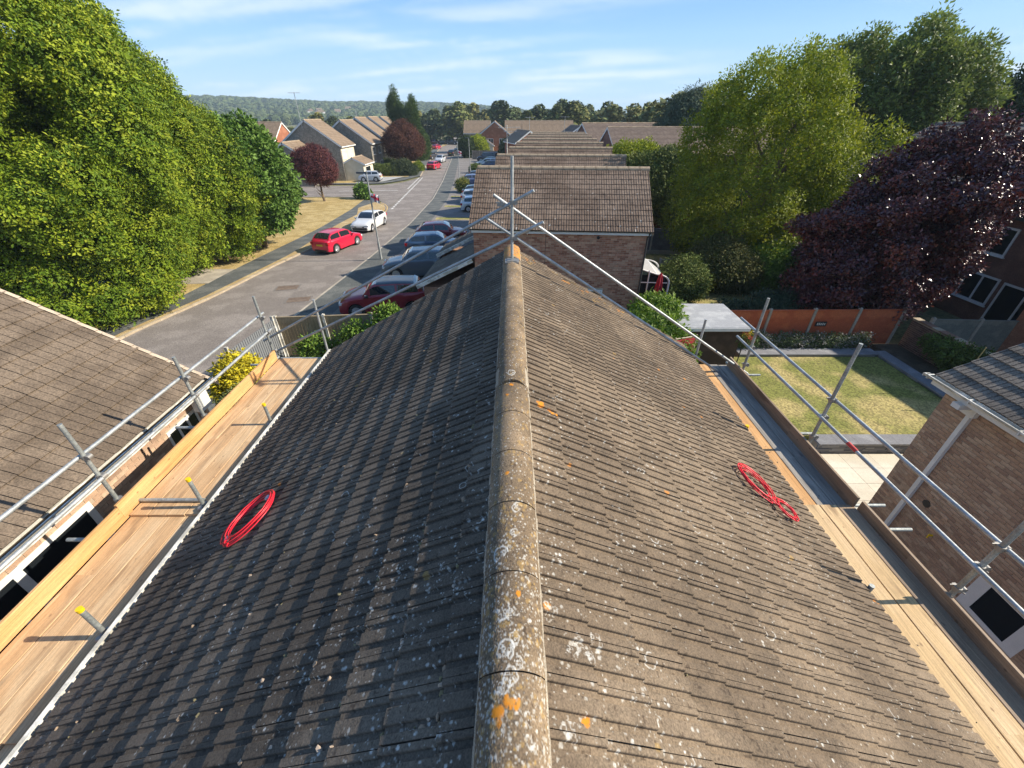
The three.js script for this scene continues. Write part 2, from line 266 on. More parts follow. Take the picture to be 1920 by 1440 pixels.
// ---------------------------------------------------------------- the house whose roof the camera stands over
const APEX = 6.575, HX = 3.62;
const mainHouse = thing('house', 'brick house with a lichen-spotted ridged tile roof between the two scaffold walkways', 'house');
M.brickPlain = noisy([[0.23, 0.155, 0.11], [0.30, 0.21, 0.15]], 2, 0.95, { speck: 0.4, seed: 51, coarse: 8 });
{
  const ey = APEX - 3.75 * Math.tan(PITCH);
  const w = new MB(); const pts = [[-HX, 0], [HX, 0], [HX, ey - 0.16], [0, APEX - 0.14], [-HX, ey - 0.16]];
  w.prism(pts, ZF + 0.06, ZN + 0.4); w.build('wall', M.brickPlain, mainHouse);
  const roof = part('roof', mainHouse);
  const put = { '-1': slopePut(0, APEX, -1), '1': slopePut(0, APEX, 1) };
  const deck = new MB(); for (const g of [-1, 1]) { const q = put[g], e = g > 0 ? 4.02 : 4.22, a = [q(0.02, -0.02, ZF + 0.02), q(e, -0.02, ZF + 0.02), q(e, -0.02, ZN + 0.3), q(0.02, -0.02, ZN + 0.3)]; g > 0 ? deck.quad(a[3], a[2], a[1], a[0]) : deck.quad(...a); }
  deck.build('underlay', M.black, roof);
  const cols = Math.round(RL / TW);
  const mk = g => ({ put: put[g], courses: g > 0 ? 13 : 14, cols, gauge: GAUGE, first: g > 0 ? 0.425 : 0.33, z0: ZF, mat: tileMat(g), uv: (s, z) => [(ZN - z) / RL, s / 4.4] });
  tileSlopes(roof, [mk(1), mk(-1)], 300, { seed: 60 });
  // ridge: low segmental tiles bedded on mortar, with orange and white lichen
  const [rd, rb] = lichenMaps(RL + 0.4, 0.42, 195, { seed: 77, a: [0.165, 0.118, 0.072], b: [0.25, 0.180, 0.110], paint: (spot, r) => {
    for (let k = 0; k < 21000; k++) { const x = r() * RL, y = r() * 0.42, near = Math.exp(-Math.pow((x - 3.0) / 0.85, 2)); if (r() > 0.16 + 0.85 * near) continue; spot(x, y, mix(0.003, 0.0095, Math.pow(r(), 2.2)), r() < 0.45 ? CHALK : r() < 0.6 ? PALE : r() < 0.6 ? OCHRE : [0.05, 0.045, 0.04], r() < 0.2 ? 0.5 : 0, 0.6); }
    for (const [x, y, q] of [[3.42, 0.15, 0.05], [3.40, 0.2, 0.03], [3.72, 0.13, 0.055], [3.75, 0.2, 0.03], [3.85, 0.22, 0.03], [4.03, 0.25, 0.045], [5.5, 0.2, 0.05], [3.3, 0.22, 0.03], [3.25, 0.17, 0.05], [3.2, 0.24, 0.03], [3.12, 0.16, 0.04], [3.15, 0.2, 0.04]]) { spot(x, y, q, CHALK, 0.68, 0.95); for (let k = 0; k < 8; k++) spot(x + (r() - 0.5) * q, y + (r() - 0.5) * q, q * 0.25, CHALK, 0.4, 0.7); }
    for (const [x, y, q] of [[3.02, 0.13, 0.05], [3.06, 0.19, 0.035], [3.05, 0.23, 0.03], [3.5, 0.24, 0.025], [5.35, 0.2, 0.03], [5.2, 0.16, 0.025], [4.3, 0.17, 0.025]]) for (let k = 0; k < 9; k++) spot(x + (r() - 0.5) * q, y + (r() - 0.5) * q, q * 0.35, ORANGE, 0, 0.9);
    for (let k = 0; k < 420; k++) spot(RL - 0.75 + r() * 0.75, r() * 0.42, 0.012 + 0.02 * r(), r() < 0.7 ? ORANGE : OCHRE, 0, 0.55);
    for (let k = 0; k < 900; k++) spot(r() * RL, r() * 0.42, 0.006 + 0.012 * r(), OCHRE, 0, 0.5);
  } });
  const ridgeMat = std(0xffffff, 0.95, { map: rd, bumpMap: rb, bumpScale: 0.006 });
  const mortarMat = noisy([[0.30, 0.26, 0.20], [0.42, 0.37, 0.29]], 0.6, 1, { speck: 0.5, seed: 78, bump: 0.01 });
  const RR = 0.162, HALF = 1.08, topY = APEX + 0.086;       // arc radius, half angle
  const rr2 = rngOf(80);
  const arcTile = (z0, z1, lift, scale, nm) => {
    const mb = new MB(), seg = 14, pts = [], inner = [];
    for (let i = 0; i <= seg; i++) { const t = mix(-HALF, HALF, i / seg); pts.push([Math.sin(t) * RR * scale, topY + lift - RR * (1 - Math.cos(t))]); inner.push([Math.sin(t) * (RR * scale - 0.02), topY + lift - 0.02 - RR * (1 - Math.cos(t))]); }
    const uv = (i, z) => [(ZN - z) / (RL + 0.4), i / seg];
    for (let i = 0; i < seg; i++) {
      const a = pts[i], b = pts[i + 1], n = q => { const t = mix(-HALF, HALF, q / seg); return [Math.sin(t), Math.cos(t), 0]; };
      mb.tri([...a, z0], [...a, z1], [...b, z1], uv(i, z0), uv(i, z1), uv(i + 1, z1), n(i), n(i), n(i + 1)); mb.tri([...a, z0], [...b, z1], [...b, z0], uv(i, z0), uv(i + 1, z1), uv(i + 1, z0), n(i), n(i + 1), n(i + 1));
      const c = inner[i], d = inner[i + 1]; mb.quad([...a, z1], [...c, z1], [...d, z1], [...b, z1], [uv(i, z1), uv(i, z1), uv(i + 1, z1), uv(i + 1, z1)]); mb.quad([...b, z0], [...d, z0], [...c, z0], [...a, z0], [uv(i + 1, z0), uv(i + 1, z0), uv(i, z0), uv(i, z0)]);
    }
    for (const e of [0, seg]) { const a = pts[e], lo = [a[0], a[1] - 0.09]; const A = [...a, z0], B = [...a, z1], C = [...lo, z1], D = [...lo, z0]; e ? mb.quad(B, C, D, A, [uv(e, z1), uv(e, z1), uv(e, z0), uv(e, z0)]) : mb.quad(A, D, C, B, [uv(e, z0), uv(e, z0), uv(e, z1), uv(e, z1)]); }
    return mb.build(nm, ridgeMat, roof);
  };
  let z = -3.03; for (let k = 0; k < 13; k++) { const nz = z + 0.452; if (z > ZN + 0.2) break; arcTile(z + 0.004, nz - 0.003, rr2() * 0.004, 1, 'ridge_tile'); z = nz; }
  z = -2.99; arcTile(-3.36, -2.99, 0.034, 0.86, 'ridge_tile'); z = -3.36;
  while (z > ZF + 0.1) { const nz = Math.max(ZF, z - 0.452); arcTile(nz + 0.003, z - 0.003, rr2() * 0.005, 1, 'ridge_tile'); z = nz; }
  // mortar bedding along both sides of the ridge and over the verge
  for (const g of [-1, 1]) { const m = new MB(); for (let q = ZN + 0.1; q > ZF; q -= 0.09) { const w1 = 0.148 + rr2() * 0.008, w2 = 0.148 + rr2() * 0.008, y = APEX + 0.012, q2 = q - 0.09; const a = [g * 0.12, y + 0.016, q], b = [g * w1, y - 0.05, q], c = [g * w2, y - 0.05, q2], d = [g * 0.12, y + 0.016, q2]; g > 0 ? m.quad(a, b, c, d) : m.quad(d, c, b, a); m.quad(...(g > 0 ? [b, [b[0], b[1] - 0.08, q], [c[0], c[1] - 0.08, q2], c] : [c, [c[0], c[1] - 0.08, q2], [b[0], b[1] - 0.08, q], b])); } m.build('ridge_mortar', mortarMat, roof); }
  for (const g of [-1, 1]) { const m = new MB(), q = put[g]; for (let s = 0.1; s < (g > 0 ? 3.9 : 4.28); s += GAUGE) { const a0 = q(s, 0.02, ZF - 0.02), a1 = q(s + GAUGE, 0.042, ZF - 0.02), b0 = q(s, -0.06, ZF - 0.02), b1 = q(s + GAUGE, -0.06, ZF - 0.02), z2 = ZF + 0.03; const A0 = [a0[0], a0[1], z2], A1 = [a1[0], a1[1], z2]; if (g > 0) { m.quad(A0, A1, a1, a0); m.quad(a0, a1, b1, b0); } else { m.quad(a0, a1, A1, A0); m.quad(b0, b1, a1, a0); } } m.build('verge_mortar', mortarMat, roof); }
  // fascia, gutters
  const lx = -3.70; const gut = new MB();
  for (let k = 0; k < 8; k++) { const a0 = Math.PI + k / 8 * Math.PI, a1 = Math.PI + (k + 1) / 8 * Math.PI, p = a => [lx - 0.085 + Math.cos(a) * 0.058, ey + 0.0 + Math.sin(a) * 0.058]; gut.quad([...p(a0), ZN + 0.3], [...p(a1), ZN + 0.3], [...p(a1), ZF], [...p(a0), ZF]); gut.quad([...p(a0), ZF], [...p(a1), ZF], [...p(a1), ZN + 0.3], [...p(a0), ZN + 0.3]); }
  gut.box(lx - 0.178, ey - 0.02, ZF - 0.01, lx - 0.138, ey + 0.016, ZN + 0.3); gut.build('gutter', M.whiteDirty, mainHouse);
  const gr = new MB(); gr.box(3.48, ey - 0.12, ZF, 3.51, ey + 0.04, ZN + 0.3); gr.box(3.52, ey - 0.08, ZF, 3.62, ey - 0.0, ZN + 0.3); gr.build('gutter', M.black, mainHouse);
  const fa = new MB(); fa.box(lx - 0.02, ey - 0.2, ZF, lx, ey - 0.02, ZN + 0.3); fa.build('fascia', M.white, mainHouse);
  // clumps of moss and grit caught along the tails of the shaded side
  const ico = new THREE.IcosahedronGeometry(1, 0), q0 = put[-1], q1 = put[1], cnt = 1700, im = new THREE.InstancedMesh(ico, std(0xffffff, 1), cnt), mm = new THREE.Matrix4(), qq = new THREE.Quaternion(), c = new THREE.Color(), mr = rngOf(91);
  for (let k = 0; k < cnt; k++) {
    const right = mr() < 0.2, q = right ? q1 : q0, course = Math.floor(mr() * 14), zz = ZN - 2.4 - mr() * mr() * 6.5, tailS = 0.33 + GAUGE * course + (mr() < 0.7 ? rr(0.003, 0.03, mr) : rr(0.03, 0.25, mr)), cl = fbm(zz * 2, course * 0.9, 2); if (cl < 0.42 && mr() < 0.8) { mm.makeScale(0.0001, 0.0001, 0.0001); mm.setPosition(...q(1, 0.0, zz)); im.setMatrixAt(k, mm); im.setColorAt(k, c.setRGB(0.2, 0.16, 0.1)); continue; }
    const sz = rr(0.004, right ? 0.008 : 0.02, mr); mm.compose(new THREE.Vector3(...q(tailS, 0.022 + sz * 0.3, zz)), qq.setFromEuler(new THREE.Euler(mr() * 6, mr() * 6, mr() * 6)), new THREE.Vector3(sz * rr(0.8, 1.5, mr), sz * 0.7, sz * rr(0.8, 1.6, mr)));
    im.setMatrixAt(k, mm); const t = mr(); im.setColorAt(k, t < 0.5 ? c.setRGB(0.30, 0.22, 0.15) : t < 0.8 ? c.setRGB(0.20, 0.17, 0.09) : c.setRGB(0.42, 0.33, 0.25));
  }
  im.name = 'moss'; im.castShadow = im.receiveShadow = true; stuff(im); roof.add(im);
}
// red cables lying coiled on the tiles
function coil(loops, put, sgn, label, tape) {
  const g = thing('cable_coil', label, 'cable'); const r = rngOf(33 + sgn);
  let pts = []; for (const L of loops) { const [cs, cz, rs, rz, turns, tw] = L; for (let k = 0; k < turns; k++) { const js = (r() - 0.5) * 0.075, jz = (r() - 0.5) * 0.09, jr = 1 + (r() - 0.5) * 0.22; for (let i = 0; i < 26; i++) { const a = i / 26 * 6.2832, e = rz * jr * Math.cos(a), f = rs * jr * Math.sin(a); pts.push(new THREE.Vector3(...put(cs + js + f * Math.cos(tw) + e * Math.sin(tw), 0.078 + 0.006 * k + r() * 0.004, cz + jz + e * Math.cos(tw) - f * Math.sin(tw)))); } } }
  const cur = new THREE.CatmullRomCurve3(pts, false, 'catmullrom', 0.5); mesh('cable', new THREE.TubeGeometry(cur, pts.length * 3, 0.0058, 7), M.redcable, g);
  if (tape) for (const [s, z] of tape) { const p = put(s, 0.085, z); const m = new MB(); m.tube([p[0], p[1], p[2] - 0.02], [p[0], p[1] + 0.006, p[2] + 0.025], 0.02, 10); m.build('tape', M.tape, g); }
}
coil([[3.03, -2.74, 0.22, 0.285, 7, 0.5]], slopePut(0, APEX, -1), -1, 'loop of red cable taped in a long oval on the shaded roof slope', [[3.2, -2.56], [2.92, -2.96]]);
coil([[3.12, -3.28, 0.16, 0.22, 6, 0.5], [3.42, -3.0, 0.13, 0.13, 5, 0.3]], slopePut(0, APEX, 1), 1, 'figure-eight coil of red cable on the sunlit roof slope', null);

// ---------------------------------------------------------------- scaffold boards
function boardTex(seed, a, b, dark) {
  const W = 1024, H = 64, r = rngOf(seed), knots = Array.from({ length: 7 }, () => [r() * W, r() * H, 3 + r() * 5]);
  return tex(W, H, (i, j) => {
    let wx = 0, kn = 0; for (const [x, y, q] of knots) { const dx = (i - x) / (q * 3.2), dy = (j - y) / q, e = Math.exp(-(dx * dx + dy * dy)); wx += e * (dy >= 0 ? 1 : -1) * 5; kn = Math.max(kn, sstep(0.5, 0.9, Math.exp(-(Math.pow((i - x) / q, 2) + Math.pow((j - y) / (q * 0.7), 2))))); }
    const y = j + wx * 0.7 + 5 * vnoise(i * 0.012 + seed, j * 0.05), g = vnoise(i * 0.01 + seed * 3, y * 0.42, 0, 0), h = vnoise(i * 0.02, y * 1.1 + seed), f = vnoise(i * 0.35, j * 1.0 + seed * 7), st = sstep(0.62, 0.85, fbm(i * 0.008 + seed * 5, j * 0.03, 4));
    let k = 0.72 + 0.36 * g + 0.30 * (h - 0.5) + 0.22 * (f - 0.5); const m = sstep(0.3, 0.7, fbm(i * 0.006 + seed, j * 0.02, 3));
    const c = [0, 1, 2].map(q => mix(mix(a[q], b[q], m) * k, dark[q], Math.max(kn * 0.8, st * 0.6)));
    return c.map(toS);
  });
}
function boardMats(a, b, dark, seed, n) { return Array.from({ length: n }, (_, k) => { const t = boardTex(seed + k, a, b, dark); return std(0xffffff, 0.75, { map: t, bumpMap: t, bumpScale: 0.002 }); }); }
const WB = { pale: boardMats([0.52, 0.33, 0.17], [0.60, 0.42, 0.24], [0.24, 0.15, 0.08], 100, 5), orange: boardMats([0.56, 0.30, 0.11], [0.66, 0.38, 0.16], [0.24, 0.12, 0.05], 110, 3), tan: boardMats([0.56, 0.38, 0.18], [0.64, 0.45, 0.24], [0.22, 0.13, 0.06], 120, 3), grey: boardMats([0.26, 0.235, 0.20], [0.34, 0.31, 0.265], [0.06, 0.05, 0.045], 130, 3), brown: boardMats([0.27, 0.19, 0.12], [0.36, 0.26, 0.17], [0.09, 0.06, 0.04], 140, 3) };
const bR = rngOf(200);
// a board from z0 (near) to z1 (far); flat (w across x) or on edge (w up)
function board(x, y, z0, z1, mat, label, cat, group, edge, w = 0.2185) {
  const mb = new MB(), th = 0.038, L = z0 - z1, uo = bR(), k = L / 4, b = 0.004;
  const [dx, dy] = edge ? [th, w] : [w, th]; const P = [[0, b], [b, 0], [dx - b, 0], [dx, b], [dx, dy - b], [dx - b, dy], [b, dy], [0, dy - b]];
  let acc = 0; for (let i = 0; i < 8; i++) { const p = P[i], q = P[(i + 1) % 8], l = Math.hypot(q[0] - p[0], q[1] - p[1]); mb.quad([x + p[0], y + p[1], z0], [x + q[0], y + q[1], z0], [x + q[0], y + q[1], z1], [x + p[0], y + p[1], z1], [[uo, acc / 0.225], [uo, (acc + l) / 0.225], [uo + k, (acc + l) / 0.225], [uo + k, acc / 0.225]].map(u => [u[0], u[1]])); acc += l; }
  for (let i = 1; i < 7; i++) { mb.tri([x + P[0][0], y + P[0][1], z0], [x + P[i + 1][0], y + P[i + 1][1], z0], [x + P[i][0], y + P[i][1], z0], [0, 0], [0.01, 0.3], [0.01, 0.1]); mb.tri([x + P[0][0], y + P[0][1], z1], [x + P[i][0], y + P[i][1], z1], [x + P[i + 1][0], y + P[i + 1][1], z1], [0, 0], [0.01, 0.1], [0.01, 0.3]); }
  // swap winding of the long faces: P runs counter-clockwise seen from +z
  return tag(mb.build('scaffold_board', mat, scene), label, cat, group);
}
const PLAT = 4.24 - 0.038, LPLAT = PLAT + 0.105;
for (let k = 0; k < 4; k++) {
  const x = -3.955 - 0.229 - k * 0.2365 + (bR() - 0.5) * 0.004;
  board(x, LPLAT + 0.004, -3.46 + (bR() - 0.5) * 0.03, -7.46 - bR() * 0.04, WB.pale[k % 5], 'pale pine scaffold board of the raised walkway beyond the cross tube', 'scaffold board', 'far deck boards beside the white gutter', false, 0.229);
  board(x, LPLAT - 0.038, 0.1 - 1.3 + bR() * 0.02, -3.62, WB.pale[(k + 2) % 5], 'pale pine scaffold board of the lower walkway before the cross tube', 'scaffold board', 'near deck boards beside the white gutter', false, 0.229);
  board(x, LPLAT - 0.077, 2.3, -1.4, WB.pale[(k + 4) % 5], 'pale pine scaffold board of the lowest walkway stretch beside the white gutter', 'scaffold board', 'lowest deck boards beside the white gutter', false, 0.229);
}
board(-4.938, LPLAT + 0.046, -3.40, -7.42, WB.orange[0], 'orange-stained toe board standing on edge along the far walkway beside the white gutter', 'toe board', null, true);
board(-4.941, LPLAT + 0.004, 0.4, -3.52, WB.orange[1], 'orange-stained toe board standing on edge along the lower walkway beside the white gutter', 'toe board', null, true);
for (let k = 0; k < 4; k++) {
  const x = 3.68 + k * 0.2275 + (bR() - 0.5) * 0.004;
  board(x, PLAT - 0.034, -3.62, -7.45 - bR() * 0.03, k < 2 ? WB.orange[(k + 1) % 3] : WB.grey[k % 3], k < 2 ? 'tan scaffold board of the far walkway under the sunlit eave' : 'grey weathered scaffold board of the far walkway against its toe board', 'scaffold board', k < 2 ? 'far tan boards under the sunlit eave' : 'far grey boards under the sunlit eave');
  board(x, PLAT, 0.4, -3.70, k < 3 ? WB.tan[k] : WB.brown[1], k < 3 ? 'fresh tan scaffold board under the sunlit eave beside the neighbouring brick wall' : 'brown scaffold board against the toe board beside the neighbouring brick wall', 'scaffold board', k < 3 ? 'near tan boards under the sunlit eave' : 'near brown boards under the sunlit eave');
}
board(4.535, PLAT + 0.0, -3.66, -7.42, WB.brown[0], 'brown toe board on edge along the far walkway, facing the lawn', 'toe board', null, true);
board(4.60, PLAT - 0.045, 0.4, -3.64, WB.brown[2], 'brown toe board on edge along the walkway beside the neighbouring brick wall', 'toe board', null, true);

// ---------------------------------------------------------------- scaffold tubes and couplers
const scaffold = thing('scaffold', 'galvanised steel tube scaffold with guard rails around the tiled roof', 'scaffold');
const TR = 0.0242;
function pipe(name, a, b, m = M.steel, cap) { const mb = new MB(); mb.tube(a, b, TR, 14); const o = mb.build(name, m, scaffold); if (cap) { const d = new THREE.Vector3(...b).sub(new THREE.Vector3(...a)).normalize(), e = new THREE.Vector3(...b); const c = new MB(); c.tube(e.clone().addScaledVector(d, -0.03).toArray(), e.clone().addScaledVector(d, 0.012).toArray(), TR + 0.004, 14); c.build('end_cap', M.yellow, o); } return o; }
function coupler(p, horizontal) {
  const mb = new MB(), [x, y, z] = p; mb.tube([x, y - 0.028, z], [x, y + 0.028, z], 0.034, 10); mb.tube(horizontal === 'x' ? [x - 0.028, y, z + 0.05] : [x + 0.05, y, z - 0.028], horizontal === 'x' ? [x + 0.028, y, z + 0.05] : [x + 0.05, y, z + 0.028], 0.034, 10);
  mb.box(x - 0.02, y - 0.018, z - 0.055, x + 0.02, y + 0.018, z - 0.028); mb.tube([x - 0.05, y + 0.012, z - 0.04], [x + 0.05, y + 0.012, z - 0.04], 0.008, 6); mb.tube([x + 0.03, y - 0.03, z - 0.03], [x + 0.06, y - 0.03, z + 0.045], 0.008, 6);
  mb.build('coupler', M.clampm, scaffold);
}
for (const [x, z, y] of [[-5.05, -3.56, 5.73], [-5.04, -5.30, 5.61], [-5.02, -7.55, 5.69], [-5.05, -1.7, 5.68], [-5.05, 0.6, 5.68]]) { pipe('standard', [x, 0.02, z], [x, y, z], M.steelDark); for (const h of [4.92, 5.24]) coupler([x, h, z]); coupler([x, 4.5, z]); }
pipe('standard', [-4.03, 0.02, -7.86], [-4.03, 5.5, -7.86]);
for (const [x, z, y] of [[4.64, -7.02, 5.86], [4.64, -4.83, 6.08], [4.66, -2.4, 6.05], [4.66, 0.3, 6]]) { pipe('standard', [x, 0.02, z], [x, y, z], M.steelDark); for (const h of [4.85, 5.16]) coupler([x, h, z]); coupler([x, 4.47, z]); }
pipe('standard', [3.77, 0.02, -7.32], [3.77, 5.31, -7.32]);
pipe('guard_rail', [-5.105, 5.25, 0.9], [-5.105, 5.24, -7.8], M.steel); pipe('guard_rail', [-4.995, 4.91, 0.9], [-4.995, 4.92, -7.7], M.steel);
pipe('guard_rail', [4.70, 5.17, 0.9], [4.70, 5.15, -7.75]); pipe('guard_rail', [4.59, 4.88, 0.9], [4.59, 4.86, -7.5]);
pipe('ledger', [-5.105, 4.21, 0.9], [-5.105, 4.21, -7.8], M.steelDark); pipe('ledger', [4.70, 4.10, 0.9], [4.70, 4.10, -7.75], M.steelDark);
pipe('ledger', [-4.0, 4.12, 0.9], [-4.0, 4.12, -7.8], M.steelDark); pipe('ledger', [3.72, 4.10, 0.9], [3.72, 4.10, -7.6], M.steelDark);
for (const z of [-1.2, -2.2, -3.2, -5.4, -7.5]) pipe('transom', [-5.75 + bR() * 0.3, 4.18, z], [-3.8, 4.18, z], M.steelDark);
for (const z of [-1.2, -3.45, -3.85, -5.4, -7.3]) pipe('transom', [3.64, 4.05, z], [5.05 + bR() * 0.25, 4.05, z], M.steelDark);
pipe('transom', [-4.9, 4.38, -3.66], [-4.05, 4.38, -3.66], M.steelDark);
pipe('transom', [-4.9, 4.31, -7.55], [-3.95, 4.31, -7.55], M.steel);
// inner stubs along the eaves
for (const [x, y, z, cap] of [[-3.97, 4.76, -5.28, 1], [-4.0, 4.86, -3.57, 1], [-3.97, 4.82, -2.0, 1]]) { pipe('stub', [x, 3.9, z], [x, y, z], M.steelDark, cap); coupler([x, 4.38, z], 'x'); }
for (const [x, y, z, cap] of [[3.62, 4.62, -4.9, 1], [3.62, 4.66, -2.32, 0]]) pipe('stub', [x, 3.9, z], [x, y, z], M.steelDark, cap);
// post on the ridge and the raking rails over the gable
pipe('standard', [0, APEX + 0.12, -6.62], [0, 8.14, -6.62]); { const m = new MB(); m.box(-0.075, APEX + 0.088, -6.69, 0.075, APEX + 0.10, -6.54); m.box(-0.11, APEX + 0.06, -6.70, 0.11, APEX + 0.087, -6.50); m.build('base_plate', M.clampm, scaffold); }
const rk = (x0, y0, z0, x1, y1, z1) => pipe('raking_rail', [x0, y0, z0], [x1, y1, z1]);
rk(-5.3, 4.60, -7.80, 0.32, 7.70, -6.55); rk(-5.3, 4.26, -7.80, 0.48, 7.26, -6.55);
rk(-0.28, 7.62, -6.70, 4.9, 4.13, -7.22); rk(-0.42, 7.30, -6.70, 4.25, 4.20, -7.20);
coupler([0, 7.53, -6.62]); coupler([0, 7.01, -6.62]); coupler([-0.2, 7.5, -6.65]); coupler([0.18, 7.1, -6.66]);
{ const m = new MB(); m.tube([4.59, 4.873, -4.22], [4.59, 4.873, -4.05], TR + 0.003, 12); m.build('red_tag', std(lin(0.55, 0.06, 0.05), 0.7), scaffold); }
// ---------------------------------------------------------------- brickwork
const BRICKS = { red: [[0.50, 0.24, 0.145], [0.54, 0.29, 0.185], [0.46, 0.215, 0.135], [0.58, 0.34, 0.22], [0.36, 0.15, 0.09]], buff: [[0.52, 0.355, 0.235], [0.46, 0.305, 0.205], [0.56, 0.40, 0.275], [0.39, 0.255, 0.175], [0.49, 0.32, 0.21]], dark: [[0.14, 0.075, 0.055], [0.17, 0.09, 0.065], [0.11, 0.06, 0.05], [0.20, 0.115, 0.08], [0.15, 0.085, 0.06]], grey: [[0.20, 0.185, 0.16], [0.24, 0.22, 0.19], [0.17, 0.16, 0.14], [0.27, 0.25, 0.21], [0.21, 0.19, 0.17]] };
const brickGrain = noiseTex(256, 0.5, [[0.78, 0.78, 0.78], [1, 1, 1]], { speck: 0.35, seed: 301, coarse: 8, fine: 64 });
const brickVC = std(0xffffff, 0.95, { vertexColors: true, map: brickGrain });
const brickMats = {}; for (const k in BRICKS) brickMats[k] = BRICKS[k].map(c => std(lin(...c), 0.95, { map: brickGrain }));
const BW = 0.225, BH = 0.075, brickGeo = [0.215, 0.1025].map(w => new MB().box(0, 0, 0, w, 0.065, 0.02).geo());
// bricks on the plane z = 0 of GROUP, facing +z; holes are [x0, y0, x1, y1]
function brickWall(group, w, h, kind, o = {}) {
  const holes = o.holes || [], r = rngOf(o.seed ?? 310), back = new MB(), top = o.top || (() => h);
  back.box(0, o.y0 ?? 0, -(o.thick ?? 0.1), w, h, 0); if (!o.noBack) back.build('mortar', M.mortar, group);
  const list = [];
  for (let j = Math.floor((o.y0 ?? 0) / BH); (j + 1) * BH <= h; j++) for (let i = -1; i <= w / BW; i++) {
    let x0 = i * BW + (j % 2 ? 0 : BW / 2), x1 = x0 + 0.215; const y = j * BH; x0 = Math.max(0.002, x0); x1 = Math.min(w - 0.002, x1); if (x1 - x0 < 0.04) continue;
    const mx = (x0 + x1) / 2; if (y + BH > top(mx)) continue;
    const hit = holes.find(q => x1 > q[0] && x0 < q[2] && y + 0.065 > q[1] && y < q[3]);
    if (hit) { if (x0 < hit[0] - 0.04 && x1 > hit[0]) x1 = hit[0]; else if (x1 > hit[2] + 0.04 && x0 < hit[2]) x0 = hit[2]; else continue; }
    list.push([x0, y, x1]);
  }
  let own = new Set();
  if (o.individual) { group.updateWorldMatrix(true, false); const v = new THREE.Vector3(); const d = list.map((b, n) => { v.set((b[0] + b[2]) / 2, b[1], 0).applyMatrix4(group.matrixWorld); const p = v.toArray(); return [inView(p, 1.0) ? camDist(p) : 1e4, n]; }).sort((a, b) => a[0] - b[0]); own = new Set(d.slice(0, o.individual).filter(q => q[0] < 1e4).map(q => q[1])); }
  const mb = new MB(), pal = BRICKS[kind];
  list.forEach(([x0, y, x1], n) => {
    const c = Math.floor(r() * 5), out = 0.006 + r() * 0.004, full = x1 - x0 > 0.2;
    if (own.has(n)) { const m = new THREE.Mesh(full ? brickGeo[0] : brickGeo[1], brickMats[kind][c]); m.name = 'brick'; m.castShadow = m.receiveShadow = true; m.position.set(x0, y, out - 0.02); if (!full) m.scale.x = (x1 - x0) / 0.1025; group.add(m); return; }
    const k = 0.85 + r() * 0.3; mb.color(pal[c][0] * k, pal[c][1] * k, pal[c][2] * k); mb.box(x0, y, out - 0.02, x1, y + 0.065, out);
  });
  if (mb.p.length) stuff(mb.build('bricks', brickVC, group));
}
// window on the plane z = 0 facing +z; cx, y = centre bottom
function windowAt(group, x, y, w, h, o = {}) {
  const g = part(o.door ? 'door' : 'window', group), f = new MB(), t = o.bar ?? 0.06, d = 0.045;
  f.box(x, y, 0.002, x + w, y + t, d); f.box(x, y + h - t, 0.002, x + w, y + h, d); f.box(x, y + t, 0.002, x + t, y + h - t, d); f.box(x + w - t, y + t, 0.002, x + w, y + h - t, d);
  const n = o.lights ?? 1; for (let k = 1; k < n; k++) { const q = x + w * k / n; f.box(q - t / 2, y + t, 0.002, q + t / 2, y + h - t, d - 0.004); }
  if (o.transom) f.box(x + t, y + h * 0.68 - t / 2, 0.002, x + w - t, y + h * 0.68 + t / 2, d - 0.006);
  if (o.sill !== false) f.box(x - 0.05, y - 0.05, 0.002, x + w + 0.05, y - 0.002, d + 0.05);
  f.build('frame', o.frame || M.white, g);
  new MB().box(x + t * 0.5, y + t * 0.5, 0.001, x + w - t * 0.5, y + h - t * 0.5, 0.018).build('pane', M.glass, g);
  return g;
}
function plane(group, pos, turn) { const g = new THREE.Group(); g.position.set(...pos); g.rotation.y = turn; group.add(g); return g; }

